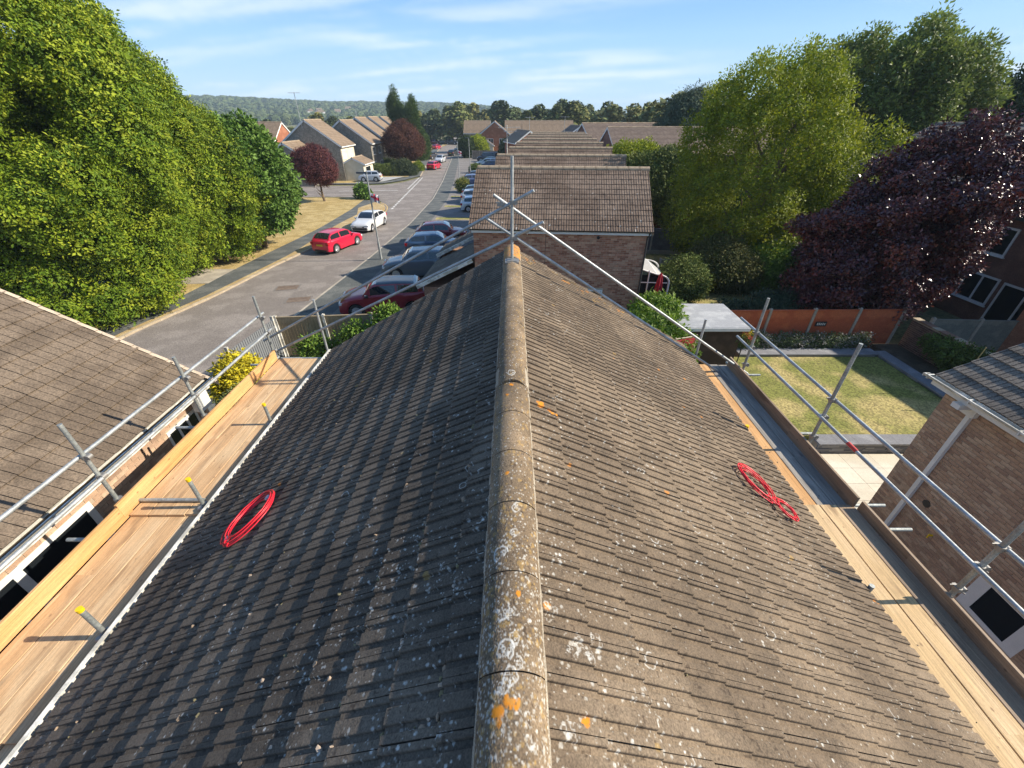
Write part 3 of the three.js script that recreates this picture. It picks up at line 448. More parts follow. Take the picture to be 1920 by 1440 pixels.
// ---------------------------------------------------------------- neighbouring house with the sunlit slope (its eave faces the pale walkway)
const tileNoise = (a, b, seed, metres = 3) => { const m = std(0xffffff, 0.93, { map: noiseTex(384, metres, [a, b], { speck: 0.55, seed, coarse: 9, fine: 200 }) }); m.bumpMap = m.map; m.bumpScale = 0.004; return m; };
{
  const h = thing('house', 'neighbouring house whose brown tiled slope and white gutter face the orange toe boards', 'house'), ex = -6.12, ey = 4.25, zf = -6.9, zn = 2.5, ax = -10.6, ap = ey + (ex - ax) * -Math.tan(32 * Math.PI / 180) * -1, P = 32 * Math.PI / 180;
  const roof = part('roof', h), mat = tileNoise([0.112, 0.083, 0.057], [0.165, 0.125, 0.088], 320), put = slopePut(ax, ap, 1, P), L = (ex - ax) / Math.cos(P), n = Math.floor(L / 0.3);
  const putL = slopePut(ax, ap, -1, P), dk = new MB(); dk.quad(put(0, 0, zf), put(L - 0.02, 0, zf), put(L - 0.02, 0, zn), put(0, 0, zn)); dk.build('underlay', M.black, roof);
  // wide flat tiles with shallow joints: 0.3 m cover
  const r = rngOf(321), all = [];
  for (let i = 0; i < n; i++) for (let k = 0; k < Math.floor((zn - zf) / 0.3); k++) { const s1 = L - i * 0.3, z0 = zf + k * 0.3 + (i % 2 ? 0 : 0); all.push([s1, z0, camDist(put(s1, 0, z0)) + (inView(put(s1 - 0.1, 0, z0 + 0.15), 1.0) ? 0 : 1e3)]); }
  all.sort((a, b) => a[2] - b[2]); const rest = new MB();
  all.forEach(([s1, z0], q) => { const mb = q < 300 && all[q][2] < 1e3 ? new MB() : rest, j = r() * 0.004, th = 0.022, s0 = s1 - 0.37, z1 = z0 + 0.292, zm = z0 + 0.146, lo = (s, z, d) => put(s, th + 0.006 + j - (s1 - s) * th / 0.3 - d, z), uv = (s, z) => [z, s];
    for (const [a, b] of [[z0 + 0.003, zm - 0.004], [zm + 0.004, z1]]) {
      mb.quad(lo(s0, b, 0), lo(s0, a, 0), lo(s1, a, 0), lo(s1, b, 0), [uv(s0, b), uv(s0, a), uv(s1, a), uv(s1, b)]); mb.quad(lo(s1, b, 0), lo(s1, a, 0), lo(s1, a, th), lo(s1, b, th), [uv(s1, b), uv(s1, a), uv(s1, a), uv(s1, b)]);
      for (const [e, w] of [[a, 1], [b, 0]]) mb.quad(lo(s0, e, 0), lo(s1, e, 0), lo(s1, e, 0.02), lo(s0, e, 0.02), [uv(s0, e), uv(s1, e), uv(s1, e), uv(s0, e)]);
    }
    mb.quad(lo(s0, zm + 0.004, 0.012), lo(s0, zm - 0.004, 0.012), lo(s1, zm - 0.004, 0.012), lo(s1, zm + 0.004, 0.012));
    if (mb !== rest) mb.build('roof_tile', mat, roof); });
  stuff(rest.build('roof_tiles', mat, roof));
  const d2 = new MB(); d2.quad(putL(0, 0.02, zn), putL(L, 0.02, zn), putL(L, 0.02, zf), putL(0, 0.02, zf)); d2.build('far_slope', mat, roof);
  const vm = new MB(); for (let s = 0.1; s < L; s += 0.3) { const a = put(s, 0.0, zf), b = put(s + 0.3, 0.012, zf); vm.quad([a[0], a[1] + 0.03, zf - 0.02], [b[0], b[1] + 0.03, zf - 0.02], [b[0], b[1] + 0.03, zf + 0.05], [a[0], a[1] + 0.03, zf + 0.05]); vm.quad([a[0], a[1] - 0.1, zf - 0.02], [b[0], b[1] - 0.1, zf - 0.02], [b[0], b[1] + 0.03, zf - 0.02], [a[0], a[1] + 0.03, zf - 0.02]); } vm.build('verge_mortar', M.mortar, roof);
  const wx = ex - 0.28, W = plane(h, [wx, 0, zn], Math.PI / 2);   // wall faces +x, x' runs towards -z
  W.name = 'wall'; brickWall(W, zn - zf, ey - 0.2, 'buff', { holes: [[4.45, 2.2, 6.7, 3.75], [8.3, 2.6, 9.1, 3.7]], thick: 0.25, seed: 331 });
  const A = part('window', h); A.position.copy(W.position); A.rotation.y = Math.PI / 2;
  const wf = new MB(); wf.box(4.47, 2.2, -0.08, 4.57, 3.75, 0.02); wf.box(5.5, 2.2, -0.08, 5.62, 3.75, 0.02); wf.box(6.58, 2.2, -0.08, 6.68, 3.75, 0.02); wf.box(4.57, 3.66, -0.08, 6.58, 3.75, 0.018); wf.box(4.4, 2.12, -0.08, 6.75, 2.2, 0.1); wf.build('frame', M.white, A); new MB().box(4.57, 2.2, 0.002, 6.58, 3.66, 0.008).build('pane', M.glass, A);
  const B = part('window', h); B.position.copy(W.position); B.rotation.y = Math.PI / 2;
  const w2 = new MB(); for (const q of [8.3, 8.55, 8.8, 9.05]) w2.box(q, 2.6, -0.06, q + 0.05, 3.7, 0.02); w2.box(8.35, 3.64, -0.06, 9.05, 3.7, 0.018); w2.build('frame', M.white, B); new MB().box(8.35, 2.6, 0.002, 9.1, 3.64, 0.008).build('pane', M.glass, B);
  const w = new MB(); w.prism([[ax - 4.4, 0], [wx - 0.26, 0], [wx - 0.26, ey - 0.2], [ax, ap - 0.15], [ax - 4.4, ey - 0.2]], zf + 0.1, zn); w.build('gable_wall', M.brickPlain, h);
  const g = new MB(); g.box(ex - 0.05, ey - 0.24, zf, ex - 0.02, ey - 0.03, zn); g.box(ex - 0.27, ey - 0.22, zf, ex - 0.05, ey - 0.2, zn); g.build('fascia', M.whiteDirty, h);
  const gu = new MB(); for (let k = 0; k < 8; k++) { const p = a => [ex + 0.04 + Math.cos(a) * 0.06, ey - 0.03 + Math.sin(a) * 0.06], a0 = Math.PI + k / 8 * Math.PI, a1 = Math.PI + (k + 1) / 8 * Math.PI; gu.quad([...p(a0), zf - 0.05], [...p(a0), zn], [...p(a1), zn], [...p(a1), zf - 0.05]); } gu.box(ex + 0.088, ey - 0.035, zf - 0.05, ex + 0.108, ey - 0.012, zn); gu.build('gutter', M.whiteDirty, h);
  const lt = new MB(); lt.box(ex - 0.025, ey - 0.06, zf, ex + 0.09, ey - 0.05, zn); lt.build('gutter_litter', M.soil, h);
  const sg = new MB(); sg.box(ex - 0.1, ey - 0.5, zf + 0.2, ex + 0.05, ey - 0.15, zf + 0.5); sg.build('alarm_box', M.white, h);
}
// ---------------------------------------------------------------- neighbouring house with the brick wall beside the patio
{
  const h = thing('house', 'buff brick neighbour house with white gutter and downpipe beside the pale patio', 'house'), ex = 8.66, ey = 4.2, zf = -7.05, zn = 2.6, wx = 8.95, ax = ex + 3.9, P = 29.2 * Math.PI / 180, ap = ey + 3.9 * Math.tan(P);
  const roof = part('roof', h), put = slopePut(ax, ap, -1, P), L = 3.9 / Math.cos(P), mat = tileNoise([0.15, 0.122, 0.095], [0.225, 0.185, 0.145], 341);
  const cols = Math.floor((zn - zf) / TW), courses = 13;
  tileSlopes(roof, [{ put, courses, cols, gauge: GAUGE, first: L - (courses - 1) * GAUGE + 0.03, z0: zf, mat, uv: (s, z) => [z, s] }], 140, { seed: 342 });
  const dk = new MB(); dk.quad(put(L, -0.02, zf), put(0, -0.02, zf), put(0, -0.02, zn), put(L, -0.02, zn)); const pr = slopePut(ax, ap, 1, P); dk.quad(pr(0, 0.02, zf), pr(L, 0.02, zf), pr(L, 0.02, zn), pr(0, 0.02, zn)); dk.build('underlay', mat, roof);
  const rg = new MB(); rg.tube([ax, ap - 0.02, zf], [ax, ap - 0.02, zn], 0.12, 12); rg.build('ridge', mat, roof);
  const W = plane(h, [wx, 0, zf + 0.12], -Math.PI / 2); W.name = 'wall';        // faces -x, x' runs towards +z
  const len = zn - zf - 0.12; W.updateWorldMatrix(true, false);
  brickWall(W, len, ey - 0.12, 'buff', { holes: [[2.42, 0.48, 3.5, 1.36]], thick: 0.25, seed: 343, individual: 300 });
  const win = part('window', h); win.position.copy(W.position); win.rotation.y = -Math.PI / 2;
  const wf = new MB(); wf.box(2.42, 0.48, -0.1, 2.64, 1.36, 0.015); wf.box(3.28, 0.48, -0.1, 3.5, 1.36, 0.015); wf.box(2.64, 0.48, -0.1, 3.28, 0.58, 0.014); wf.box(2.64, 1.27, -0.1, 3.28, 1.36, 0.014); wf.build('frame', M.white, win); new MB().box(2.64, 0.58, 0.002, 3.28, 1.27, 0.008).build('pane', M.glass, win);
  const b = new MB(); b.prism([[wx + 0.26, 0], [ax + 3.9, 0], [ax + 3.9, ey - 0.15], [ax, ap - 0.15], [wx + 0.26, ey - 0.15]], zf + 0.13, zn); b.build('gable_wall', M.brickPlain, h);
  const g = new MB(); g.box(ex - 0.02, ey - 0.2, zf, ex + 0.005, ey - 0.01, zn); g.box(ex + 0.006, ey - 0.19, zf + 0.02, wx, ey - 0.17, zn); g.build('fascia', M.white, h);
  const gu = new MB(); for (let k = 0; k < 8; k++) { const p = a => [ex - 0.085 + Math.cos(a) * 0.06, ey - 0.02 + Math.sin(a) * 0.06], a0 = Math.PI + k / 8 * Math.PI, a1 = Math.PI + (k + 1) / 8 * Math.PI; gu.quad([...p(a0), zn], [...p(a0), zf - 0.12], [...p(a1), zf - 0.12], [...p(a1), zn]); } for (let z = zf - 0.05; z < 0; z += 0.9) gu.box(ex - 0.155, ey - 0.09, z, ex - 0.02, ey + 0.0, z + 0.03); gu.box(ex - 0.157, ey - 0.03, zf - 0.12, ex - 0.138, ey - 0.005, zn); gu.box(ex - 0.15, ey - 0.08, zf - 0.14, ex - 0.02, ey - 0.02, zf - 0.12); gu.build('gutter', M.whiteDirty, h);
  const dp = new MB(); dp.box(wx - 0.09, 0.05, zf + 0.72, wx - 0.015, ey - 0.42, zf + 0.80); dp.box(ex - 0.12, ey - 0.3, zf + 0.62, wx - 0.02, ey - 0.2, zf + 0.78); dp.box(wx - 0.12, ey - 0.45, zf + 0.60, wx - 0.02, ey - 0.28, zf + 0.86); dp.build('downpipe', M.white, h);
  const ho = new MB(); ho.tube([wx - 0.012, 1.62, -5.95], [wx + 0.02, 1.62, -5.95], 0.085, 20); ho.build('vent_hole', M.black, h);
  const tp = new MB(); tp.tube([wx - 0.08, 1.15, -5.5], [wx + 0.01, 1.15, -5.5], 0.022, 10); tp.tube([wx - 0.085, 1.19, -5.5], [wx - 0.085, 1.08, -5.5], 0.014, 8); tp.build('tap', M.yellow, h);
}
// ---------------------------------------------------------------- row of gabled houses ahead
const rowTile = tileNoise([0.165, 0.120, 0.090], [0.235, 0.178, 0.135], 350), rowRed = noisy([[0.24, 0.135, 0.09], [0.31, 0.185, 0.125]], 3, 0.95, { speck: 0.4, seed: 352, coarse: 8 });
const rowSpot = (() => { const t = lichenMaps(7.2, 3.3, 110, { seed: 353, a: [0.175, 0.122, 0.086], b: [0.25, 0.182, 0.132], paint: (spot, r) => { for (let k = 0; k < 110; k++) spot(r() * 7.2, r() * 3.3, mix(0.012, 0.04, r() * r()), CHALK, 0, 0.7); } }); return std(0xffffff, 0.93, { map: t[0], bumpMap: t[1], bumpScale: 0.004 }); })();
const rowYaw = -4.6 * Math.PI / 180, RP = 34.3 * Math.PI / 180, RHW = 2.72, REY = 4.93, RW = 7.15, RAY = REY + RHW * Math.tan(RP);
function rowRoof(parent, ridgeMat) {                          // ridge along local x; slopes face +z and -z
  const roof = part('roof', parent);
  for (const sg of [1, -1]) {
    const S = plane(roof, [0, 0, 0], -sg * Math.PI / 2); S.name = 'slope';   // local x of the slope's frame = sg * z
    const put = slopePut(0, RAY, 1, RP), L = RHW / Math.cos(RP) + 0.1, n = 12, gz = (L - 0.1) / n, mb = new MB(), r = rngOf(360 + sg);
    for (let i = 0; i < n; i++) for (let k = 0; k < RW / TW; k++) addTile(mb, L - (n - 1 - i) * gz, -RW / 2 + k * TW, put, (s, z) => [(z + RW / 2) / 7.2, s / 3.3], [r() * 0.006, (r() - 0.5) * 0.03], 1, gz + 0.05);
    const m = stuff(mb.build('roof_tiles', rowSpot, S));
    m.scale.y = 1;
  }
  const rg = new MB(), r = rngOf(365); for (let x = -RW / 2; x < RW / 2 - 0.1; x += 0.45) { const lift = r() < 0.12 ? 0.04 : r() * 0.006; rg.tube([x + 0.004, RAY - 0.03 + lift, 0], [x + 0.444, RAY - 0.03 + lift, 0], 0.125, 12); } rg.build('ridge_tiles', ridgeMat, roof);
  return roof;
}
const rowRidge = noisy([[0.24, 0.18, 0.12], [0.33, 0.26, 0.18]], 1.5, 1, { speck: 0.5, seed: 366, bump: 0.01 });
function rowHouse(label, detail, shared) {
  const h = thing('row_house', label, 'house', [0, 0, 0], rowYaw, 'row of gabled houses along the street');
  if (shared) { const c = shared.clone(); h.add(c); } else rowRoof(h, rowRidge);
  const hw = RHW - 0.22, w = RW / 2 - 0.1;
  const b = new MB(); const rt = (x, y, z) => [z, y, -x];
  { const t = new MB(); t.prism([[-hw, 0], [hw, 0], [hw, REY - 0.05], [0, RAY - 0.18], [-hw, REY - 0.05]], -w, w); for (let i = 0; i < t.p.length; i += 3) { const [x, y, z] = [t.p[i], t.p[i + 1], t.p[i + 2]]; t.p[i] = z; t.p[i + 2] = -x; const [a, , c] = [t.n[i], 0, t.n[i + 2]]; t.n[i] = c; t.n[i + 2] = -a; } t.build('wall', rowRed, h); }
  const f = new MB(); f.box(-w - 0.05, REY - 0.17, RHW - 0.06, w + 0.05, REY + 0.0, RHW - 0.03); f.box(-w - 0.05, REY - 0.17, -RHW + 0.03, w + 0.05, REY + 0.0, -RHW + 0.06); f.box(-w - 0.05, REY - 0.19, hw, w + 0.05, REY - 0.17, RHW - 0.03); f.build('fascia', M.white, h);
  const g = new MB(); g.tube([-w - 0.1, REY - 0.03, RHW + 0.03], [w + 0.1, REY - 0.03, RHW + 0.03], 0.055, 10); g.build('gutter', M.darkpipe, h);
  const bg = new MB(); for (const e of [-1, 1]) for (const s of [-1, 1]) { const x = e * (RW / 2 + 0.015); bg.quad([x, RAY - 0.02, 0], [x, REY - 0.02, s * RHW], [x, REY - 0.2, s * RHW], [x, RAY - 0.22, 0]); } bg.build('barge_board', M.white, h);
  return h;
}
const ROW = Array.from({ length: 8 }, (_, k) => [2.1 + 0.62 * k, 0, -19.35 - 6.72 * k]);
const ordinals = ['its bare brick wall facing the scaffold', 'second from the scaffold, behind the bare brick wall', 'third from the scaffold', 'fourth from the scaffold', 'fifth from the scaffold', 'sixth from the scaffold', 'seventh from the scaffold', 'at the far end of the row'];
let roofProto = null;
ROW.forEach((p, k) => {
  const h = rowHouse(`brown-roofed brick house in the gabled row, ${ordinals[k]}`, k === 0, roofProto); if (!roofProto) roofProto = h.children.find(c => c.name === 'roof');
  h.position.set(...p);
  if (k === 0) {
    const W = plane(h, [-RW / 2 + 0.1, 0, RHW - 0.22 + 0.012], 0); W.name = 'brick_face';
    brickWall(W, RW - 0.2, REY - 0.2, 'red', { holes: [[4.6, 1.66, 5.44, 2.48]], thick: 0.01, seed: 371 });
    windowAt(h, -RW / 2 + 0.1 + 4.62, 1.68, 0.8, 0.78).position.z = RHW - 0.2;
    const d = new MB(); d.tube([RW / 2 - 0.14, 0, RHW - 0.14], [RW / 2 - 0.14, REY - 0.3, RHW - 0.14], 0.035, 8); d.tube([RW / 2 - 0.14, REY - 0.3, RHW - 0.14], [RW / 2 - 0.1, REY - 0.06, RHW + 0.02], 0.035, 8); d.build('downpipe', M.darkpipe, h);
    const v = new MB(); v.tube([1.53, REY - 0.33, RHW - 0.24], [1.53, REY - 0.33, RHW - 0.14], 0.06, 12); v.build('vent', M.black, h);
    const cb = new MB(); cb.path([[-0.55, REY - 0.2, RHW - 0.195], [-0.55, REY - 1.9, RHW - 0.195], [-0.7, 2.0, RHW - 0.195]], 0.008, 5); cb.build('cable', M.black, h);
    // lean-to roof on the street side, stepping up once
    const lr = part('lean_to', h), lm = new MB(), x0 = -RW / 2 + 0.02, wall = new MB();
    for (const [z0, z1, up] of [[RHW - 0.1, -1.2, 0], [-1.2, -3.3, 0.28]]) {
      const L = 2.75, P2 = 26 * Math.PI / 180, put = (s, n, z) => [x0 - (s * Math.cos(P2) + n * Math.sin(P2)), 3.62 + up - s * Math.sin(P2) + n * Math.cos(P2), z]; put.hand = -1; const r = rngOf(372);
      for (let i = 0; i < 9; i++) for (let z = z1; z < z0 - 0.1; z += TW) addTile(lm, 0.33 + i * GAUGE, z, put, (s, zz) => [zz, s], [r() * 0.004, 0], 1);
      wall.box(x0 - 2.25, 0, z1 + 0.1, x0, 2.35 + up, z0 - 0.15);
      const v = new MB(); v.quad(put(0, 0.05, z0 + 0.02), put(2.8, 0.05, z0 + 0.02), put(2.8, -0.09, z0 + 0.02), put(0, -0.09, z0 + 0.02)); v.quad(put(0, 0.05, z0 + 0.02), put(2.8, 0.05, z0 + 0.02), put(2.8, 0.06, z0 - 0.06), put(0, 0.06, z0 - 0.06)); v.build('verge_trim', M.whiteDirty, lr);
    }
    stuff(lm.build('roof_tiles', tileNoise([0.14, 0.115, 0.09], [0.20, 0.165, 0.125], 373), lr)); wall.build('wall', rowRed, lr);
    // lean-to glazed conservatory on the garden side
    const cs = thing('conservatory', 'small white framed conservatory with curved eave behind the bare brick wall', 'conservatory', [5.66, 0, -19.6], rowYaw), fr = new MB();
    for (const z of [0, -2.4]) { const arc = []; for (let i = 0; i <= 8; i++) { const a = i / 8 * Math.PI / 2; arc.push([0.95 + Math.sin(a) * 0.45, 1.95 + Math.cos(a) * 0.45, z]); } fr.path([[0, 2.85, z], ...arc, [1.4, 0, z]], 0.035, 6); fr.tube([0.03, 0, z], [0.03, 2.85, z], 0.035, 6); fr.tube([0, 1.95, z], [1.35, 1.95, z], 0.03, 6); fr.tube([0, 0.85, z], [1.4, 0.85, z], 0.03, 6); fr.tube([0.7, 0, z], [0.7, 2.6, z], 0.025, 6); }
    for (const [x, y] of [[1.4, 0.05], [1.4, 1.9], [0.95, 2.4], [0, 2.85]]) fr.tube([x, y, 0], [x, y, -2.4], 0.035, 6); fr.build('frame', M.white, cs); cs.scale.set(1.45, 0.92, 1);
    const gl = new MB(); gl.box(0.05, 0.1, -0.012, 1.37, 2.35, -0.004); gl.box(1.375, 0.1, -2.38, 1.385, 1.9, -0.03); gl.build('pane', M.glass, cs); new MB().quad([0, 2.83, -0.03], [0.95, 2.42, -0.03], [0.95, 2.42, -2.37], [0, 2.83, -2.37]).quad([0.95, 2.42, -0.03], [1.38, 1.95, -0.03], [1.38, 1.95, -2.37], [0.95, 2.42, -2.37]).build('roof', M.drivePale, cs);
  }
});
{ // closed red parasol
  const g = thing('parasol', 'closed dark red garden parasol in front of the white conservatory', 'parasol', [6.95, 0, -18.7]); const m = new MB(), N = 14, pr = [[0.02, 2.55], [0.09, 2.4], [0.15, 1.9], [0.17, 1.3], [0.14, 0.95]];
  for (let j = 0; j < pr.length - 1; j++) for (let i = 0; i < N; i++) { const f = (q, i) => { const a = i / N * 6.283, k = pr[q][0] * (i % 2 ? 0.72 : 1.1); return [Math.cos(a) * k, pr[q][1], Math.sin(a) * k]; }; m.quad(f(j, i), f(j + 1, i), f(j + 1, i + 1), f(j, i + 1)); } m.build('canopy', std(lin(0.30, 0.012, 0.03), 0.9), g);
  new MB().tube([0, 0, 0], [0, 2.5, 0], 0.02, 8).build('pole', M.steelDark, g); new MB().tube([0, 0, 0], [0, 0.07, 0], 0.25, 16).build('base', M.concrete, g);
}
// ---------------------------------------------------------------- simple gabled houses farther off: ridge along local z
const farTile = noisy([[0.20, 0.145, 0.095], [0.26, 0.19, 0.13]], 2, 0.95, { speck: 0.35, seed: 380, coarse: 9 }), farTileDark = noisy([[0.13, 0.095, 0.075], [0.18, 0.135, 0.105]], 2, 0.95, { speck: 0.35, seed: 381, coarse: 9 });
const wallMats = { grey: noisy([[0.21, 0.19, 0.155], [0.29, 0.265, 0.22]], 2, 0.95, { speck: 0.5, seed: 382, coarse: 12, fine: 48 }), red: noisy([[0.30, 0.115, 0.06], [0.38, 0.16, 0.09]], 3, 0.95, { speck: 0.35, seed: 383 }), cream: noisy([[0.62, 0.55, 0.40], [0.70, 0.63, 0.48]], 3, 0.9, { speck: 0.1, seed: 384 }), dark: noisy([[0.16, 0.08, 0.058], [0.22, 0.115, 0.08]], 3, 0.95, { speck: 0.4, seed: 385 }), tan: noisy([[0.33, 0.27, 0.20], [0.4, 0.33, 0.25]], 3, 0.95, { speck: 0.3, seed: 386 }) };
function gabled(name, label, pos, turn, w, d, eave, pitchDeg, o = {}) {
  const h = thing(name, label, 'house', pos, turn, o.group), t = Math.tan(pitchDeg * Math.PI / 180), ap = eave + (w / 2) * t, wall = wallMats[o.wall || 'red'];
  new MB().prism([[-w / 2, -0.3], [w / 2, -0.3], [w / 2, eave], [0, ap], [-w / 2, eave]], -d / 2, d / 2).build('wall', wall, h);
  const roof = part('roof', h), ov = 0.3, mt = o.tile || farTile, mb = new MB();
  for (const s of [-1, 1]) {                                  // courses as overlapping slabs
    const L = (w / 2 + ov) / Math.cos(Math.atan(t)), n = Math.max(6, Math.round(L / (o.gauge ?? 0.35))), c = Math.cos(Math.atan(t)), sn = Math.sin(Math.atan(t)), put = (q, k, z) => [s * (q * c + k * sn), ap + 0.06 - q * sn + k * c, z];
    for (let i = 0; i < n; i++) { const a = i * L / n, b = (i + 1) * L / n, z0 = -d / 2 - 0.12, z1 = d / 2 + 0.12; mb.quad(put(a, 0, z0), put(a, 0, z1), put(b, 0.035, z1), put(b, 0.035, z0)); mb.quad(put(b, 0.035, z0), put(b, 0.035, z1), put(b, -0.01, z1), put(b, -0.01, z0)); }
    const bb = new MB(); for (const z of [-d / 2 - 0.13, d / 2 + 0.13]) { bb.quad(put(0, 0.03, z), put(L, 0.03, z), put(L, -0.2, z), put(0, -0.2, z)); } bb.build('barge_board', M.white, h);
    const gt = new MB(); gt.box(s > 0 ? w / 2 + ov - 0.06 : -w / 2 - ov - 0.06, eave - ov * t - 0.12, -d / 2 - 0.1, s > 0 ? w / 2 + ov + 0.06 : -w / 2 - ov + 0.06, eave - ov * t + 0.02, d / 2 + 0.1); gt.build('gutter', o.gutter || M.white, h);
  }
  mb.build('slope', mt, roof); new MB().tube([0, ap + 0.03, -d / 2 - 0.12], [0, ap + 0.03, d / 2 + 0.12], 0.12, 8).build('ridge', rowRidge, roof);
  const faces = { front: [[0, 0, d / 2], 0], back: [[0, 0, -d / 2], Math.PI], right: [[w / 2, 0, 0], Math.PI / 2], left: [[-w / 2, 0, 0], -Math.PI / 2] };
  for (const [f, x, y, ww, hh, op] of o.windows || []) { const g = windowAt(h, x, y, ww, hh, { bar: 0.09, ...(op || {}) }); g.position.set(...faces[f][0]); g.rotation.y = faces[f][1]; }
  for (const [f, x, y, ww, hh, m] of o.panels || []) { const g = new MB(); g.box(x, y, 0.002, x + ww, y + hh, 0.03); const q = g.build('cladding', wallMats[m] || M.white, h); q.position.set(...faces[f][0]); q.rotation.y = faces[f][1]; }
  if (o.aerial) { const a = new MB(), [ax, az, H2] = o.aerial; a.tube([ax, ap - 1, az], [ax, ap + H2, az], 0.04, 6); a.tube([ax - 0.9, ap + H2 - 0.1, az], [ax + 0.9, ap + H2 - 0.1, az], 0.03, 6); for (let k = -4; k < 5; k++) a.tube([ax + k * 0.2, ap + H2 - 0.1, az - 0.25], [ax + k * 0.2, ap + H2 - 0.1, az + 0.25], 0.02, 5); a.build('aerial', M.steel, h); }
  return h;
}
const W2 = [['right', -2.6, 3.1, 1.5, 1.2, { lights: 2 }], ['right', 0.9, 3.1, 1.5, 1.2, { lights: 2 }], ['right', 1.0, 0.6, 1.6, 1.4, { lights: 2 }], ['right', -2.4, 0, 1.0, 2.1, { door: 1, sill: false }]];
gabled('gabled_house', 'grey brick gabled house with a lower front wing and tall aerial across the side road', [-31, 0, -75.4], 0.0, 9.2, 6.4, 5.0, 35, { wall: 'grey', windows: W2, panels: [['right', -2.9, 2.5, 5.8, 2.1, 'cream']], aerial: [-0.4, 3.3, 3.4], group: 'grey gabled houses across the street' });
gabled('garage_wing', 'low grey brick wing with brown gable roof before the gabled house with the aerial', [-32.3, 0, -69.2], 0, 6.4, 5.6, 3.5, 33, { wall: 'grey', windows: [['front', 0.4, 1.3, 1.2, 1.1]] });
gabled('garage', 'cream garage with brown mono roof at the front of the grey brick house', [-25.0, 0, -75], 0, 3.2, 5, 2.5, 25, { wall: 'cream', windows: [['right', -1.6, 0, 2.6, 2.0, { door: 1, sill: false }]] });
gabled('gabled_house', 'second grey gabled house from the side road, with white window bays', [-28.6, 0, -83.8], 0, 9.0, 6.6, 5.0, 35, { wall: 'grey', windows: W2, group: 'grey gabled houses across the street' });
gabled('gabled_house', 'third grey gabled house from the side road, behind the clipped hedge', [-29.2, 0, -93.6], 0, 9.2, 6.6, 5.3, 35, { wall: 'grey', windows: W2, panels: [['right', -3, 2.6, 6, 0.4, 'cream']], aerial: [0, 2, 2], group: 'grey gabled houses across the street' });
gabled('gabled_house', 'fourth grey gabled house from the side road, beside the copper tree', [-29.6, 0, -103.6], 0, 9.2, 6.6, 5.4, 35, { wall: 'grey', windows: W2, group: 'grey gabled houses across the street' });
gabled('gabled_house', 'grey gabled house partly hidden behind the tall cypress', [-31, 0, -118], 0, 9.2, 6.6, 5.4, 35, { wall: 'grey', windows: W2, group: 'grey gabled houses across the street' });
gabled('porch', 'small tiled porch on the third grey gabled house', [-24.0, 0, -93], 0, 2.2, 5, 2.4, 30, { wall: 'cream' });
gabled('porch', 'small tiled porch on the fourth grey gabled house', [-24.4, 0, -102.6], 0, 2.2, 5, 2.4, 30, { wall: 'cream' });
gabled('red_house', 'brown-roofed house with orange brick gable above the plane tree crown', [-47, 0, -88], Math.PI / 2, 8, 10, 5.2, 33, { wall: 'red' });
gabled('red_house', 'brown-roofed house with orange brick gable beside the tall aerial', [-58.5, 0, -88], Math.PI / 2, 8, 9, 5.2, 33, { wall: 'red' });
// houses closing the street
gabled('street_house', 'pale brick house with brown roof closing the street, left of the red gable', [-9.7, 0, -136], Math.PI / 2, 7.5, 7.2, 5.0, 36, { wall: 'tan', windows: [['left', -1.2, 3.0, 2.0, 1.2, { lights: 3 }], ['left', -2.2, 0.4, 3.0, 1.6, { lights: 3 }]] });
gabled('street_house', 'red brick gabled house closing the street, with white windows', [-4.6, 0, -131], 0, 7.6, 8, 4.9, 36, { wall: 'red', windows: [['front', -2.3, 2.6, 1.9, 1.2, { lights: 3 }], ['front', 1.2, 2.6, 1.3, 1.2, { lights: 2 }], ['front', 1.5, 0.2, 1.2, 1.5]] });
gabled('porch', 'cream gabled porch in front of the red brick house closing the street', [-6.6, 0, -126.2], 0, 3.2, 2.4, 2.4, 34, { wall: 'cream' });
gabled('street_house', 'dark clad house with brown roof between the red gable and the row', [1.6, 0, -136], Math.PI / 2, 7.5, 7, 5.0, 36, { wall: 'grey', windows: [['left', -2.6, 3.0, 1.5, 1.3, { lights: 2 }]] });
gabled('street_house', 'narrow red brick house with white barge board at the end of the row', [2.2, 0, -92], 0.25, 5.2, 9, 4.7, 34, { wall: 'red', windows: [['front', 0.4, 2.6, 1.2, 1.2, { lights: 2 }]], aerial: [0.3, 3, 2.2] });
gabled('street_house', 'red brick house with dark roof and white barge boards past the end of the row', [13.2, 0, -100], 0.1, 9, 9, 4.2, 33, { wall: 'red', tile: farTileDark, aerial: [-3, 3, 1.6] });
gabled('street_house', 'brown-roofed house standing sideways past the end of the row', [8.5, 0, -116], Math.PI / 2, 9, 12, 4.8, 34, { wall: 'red' });
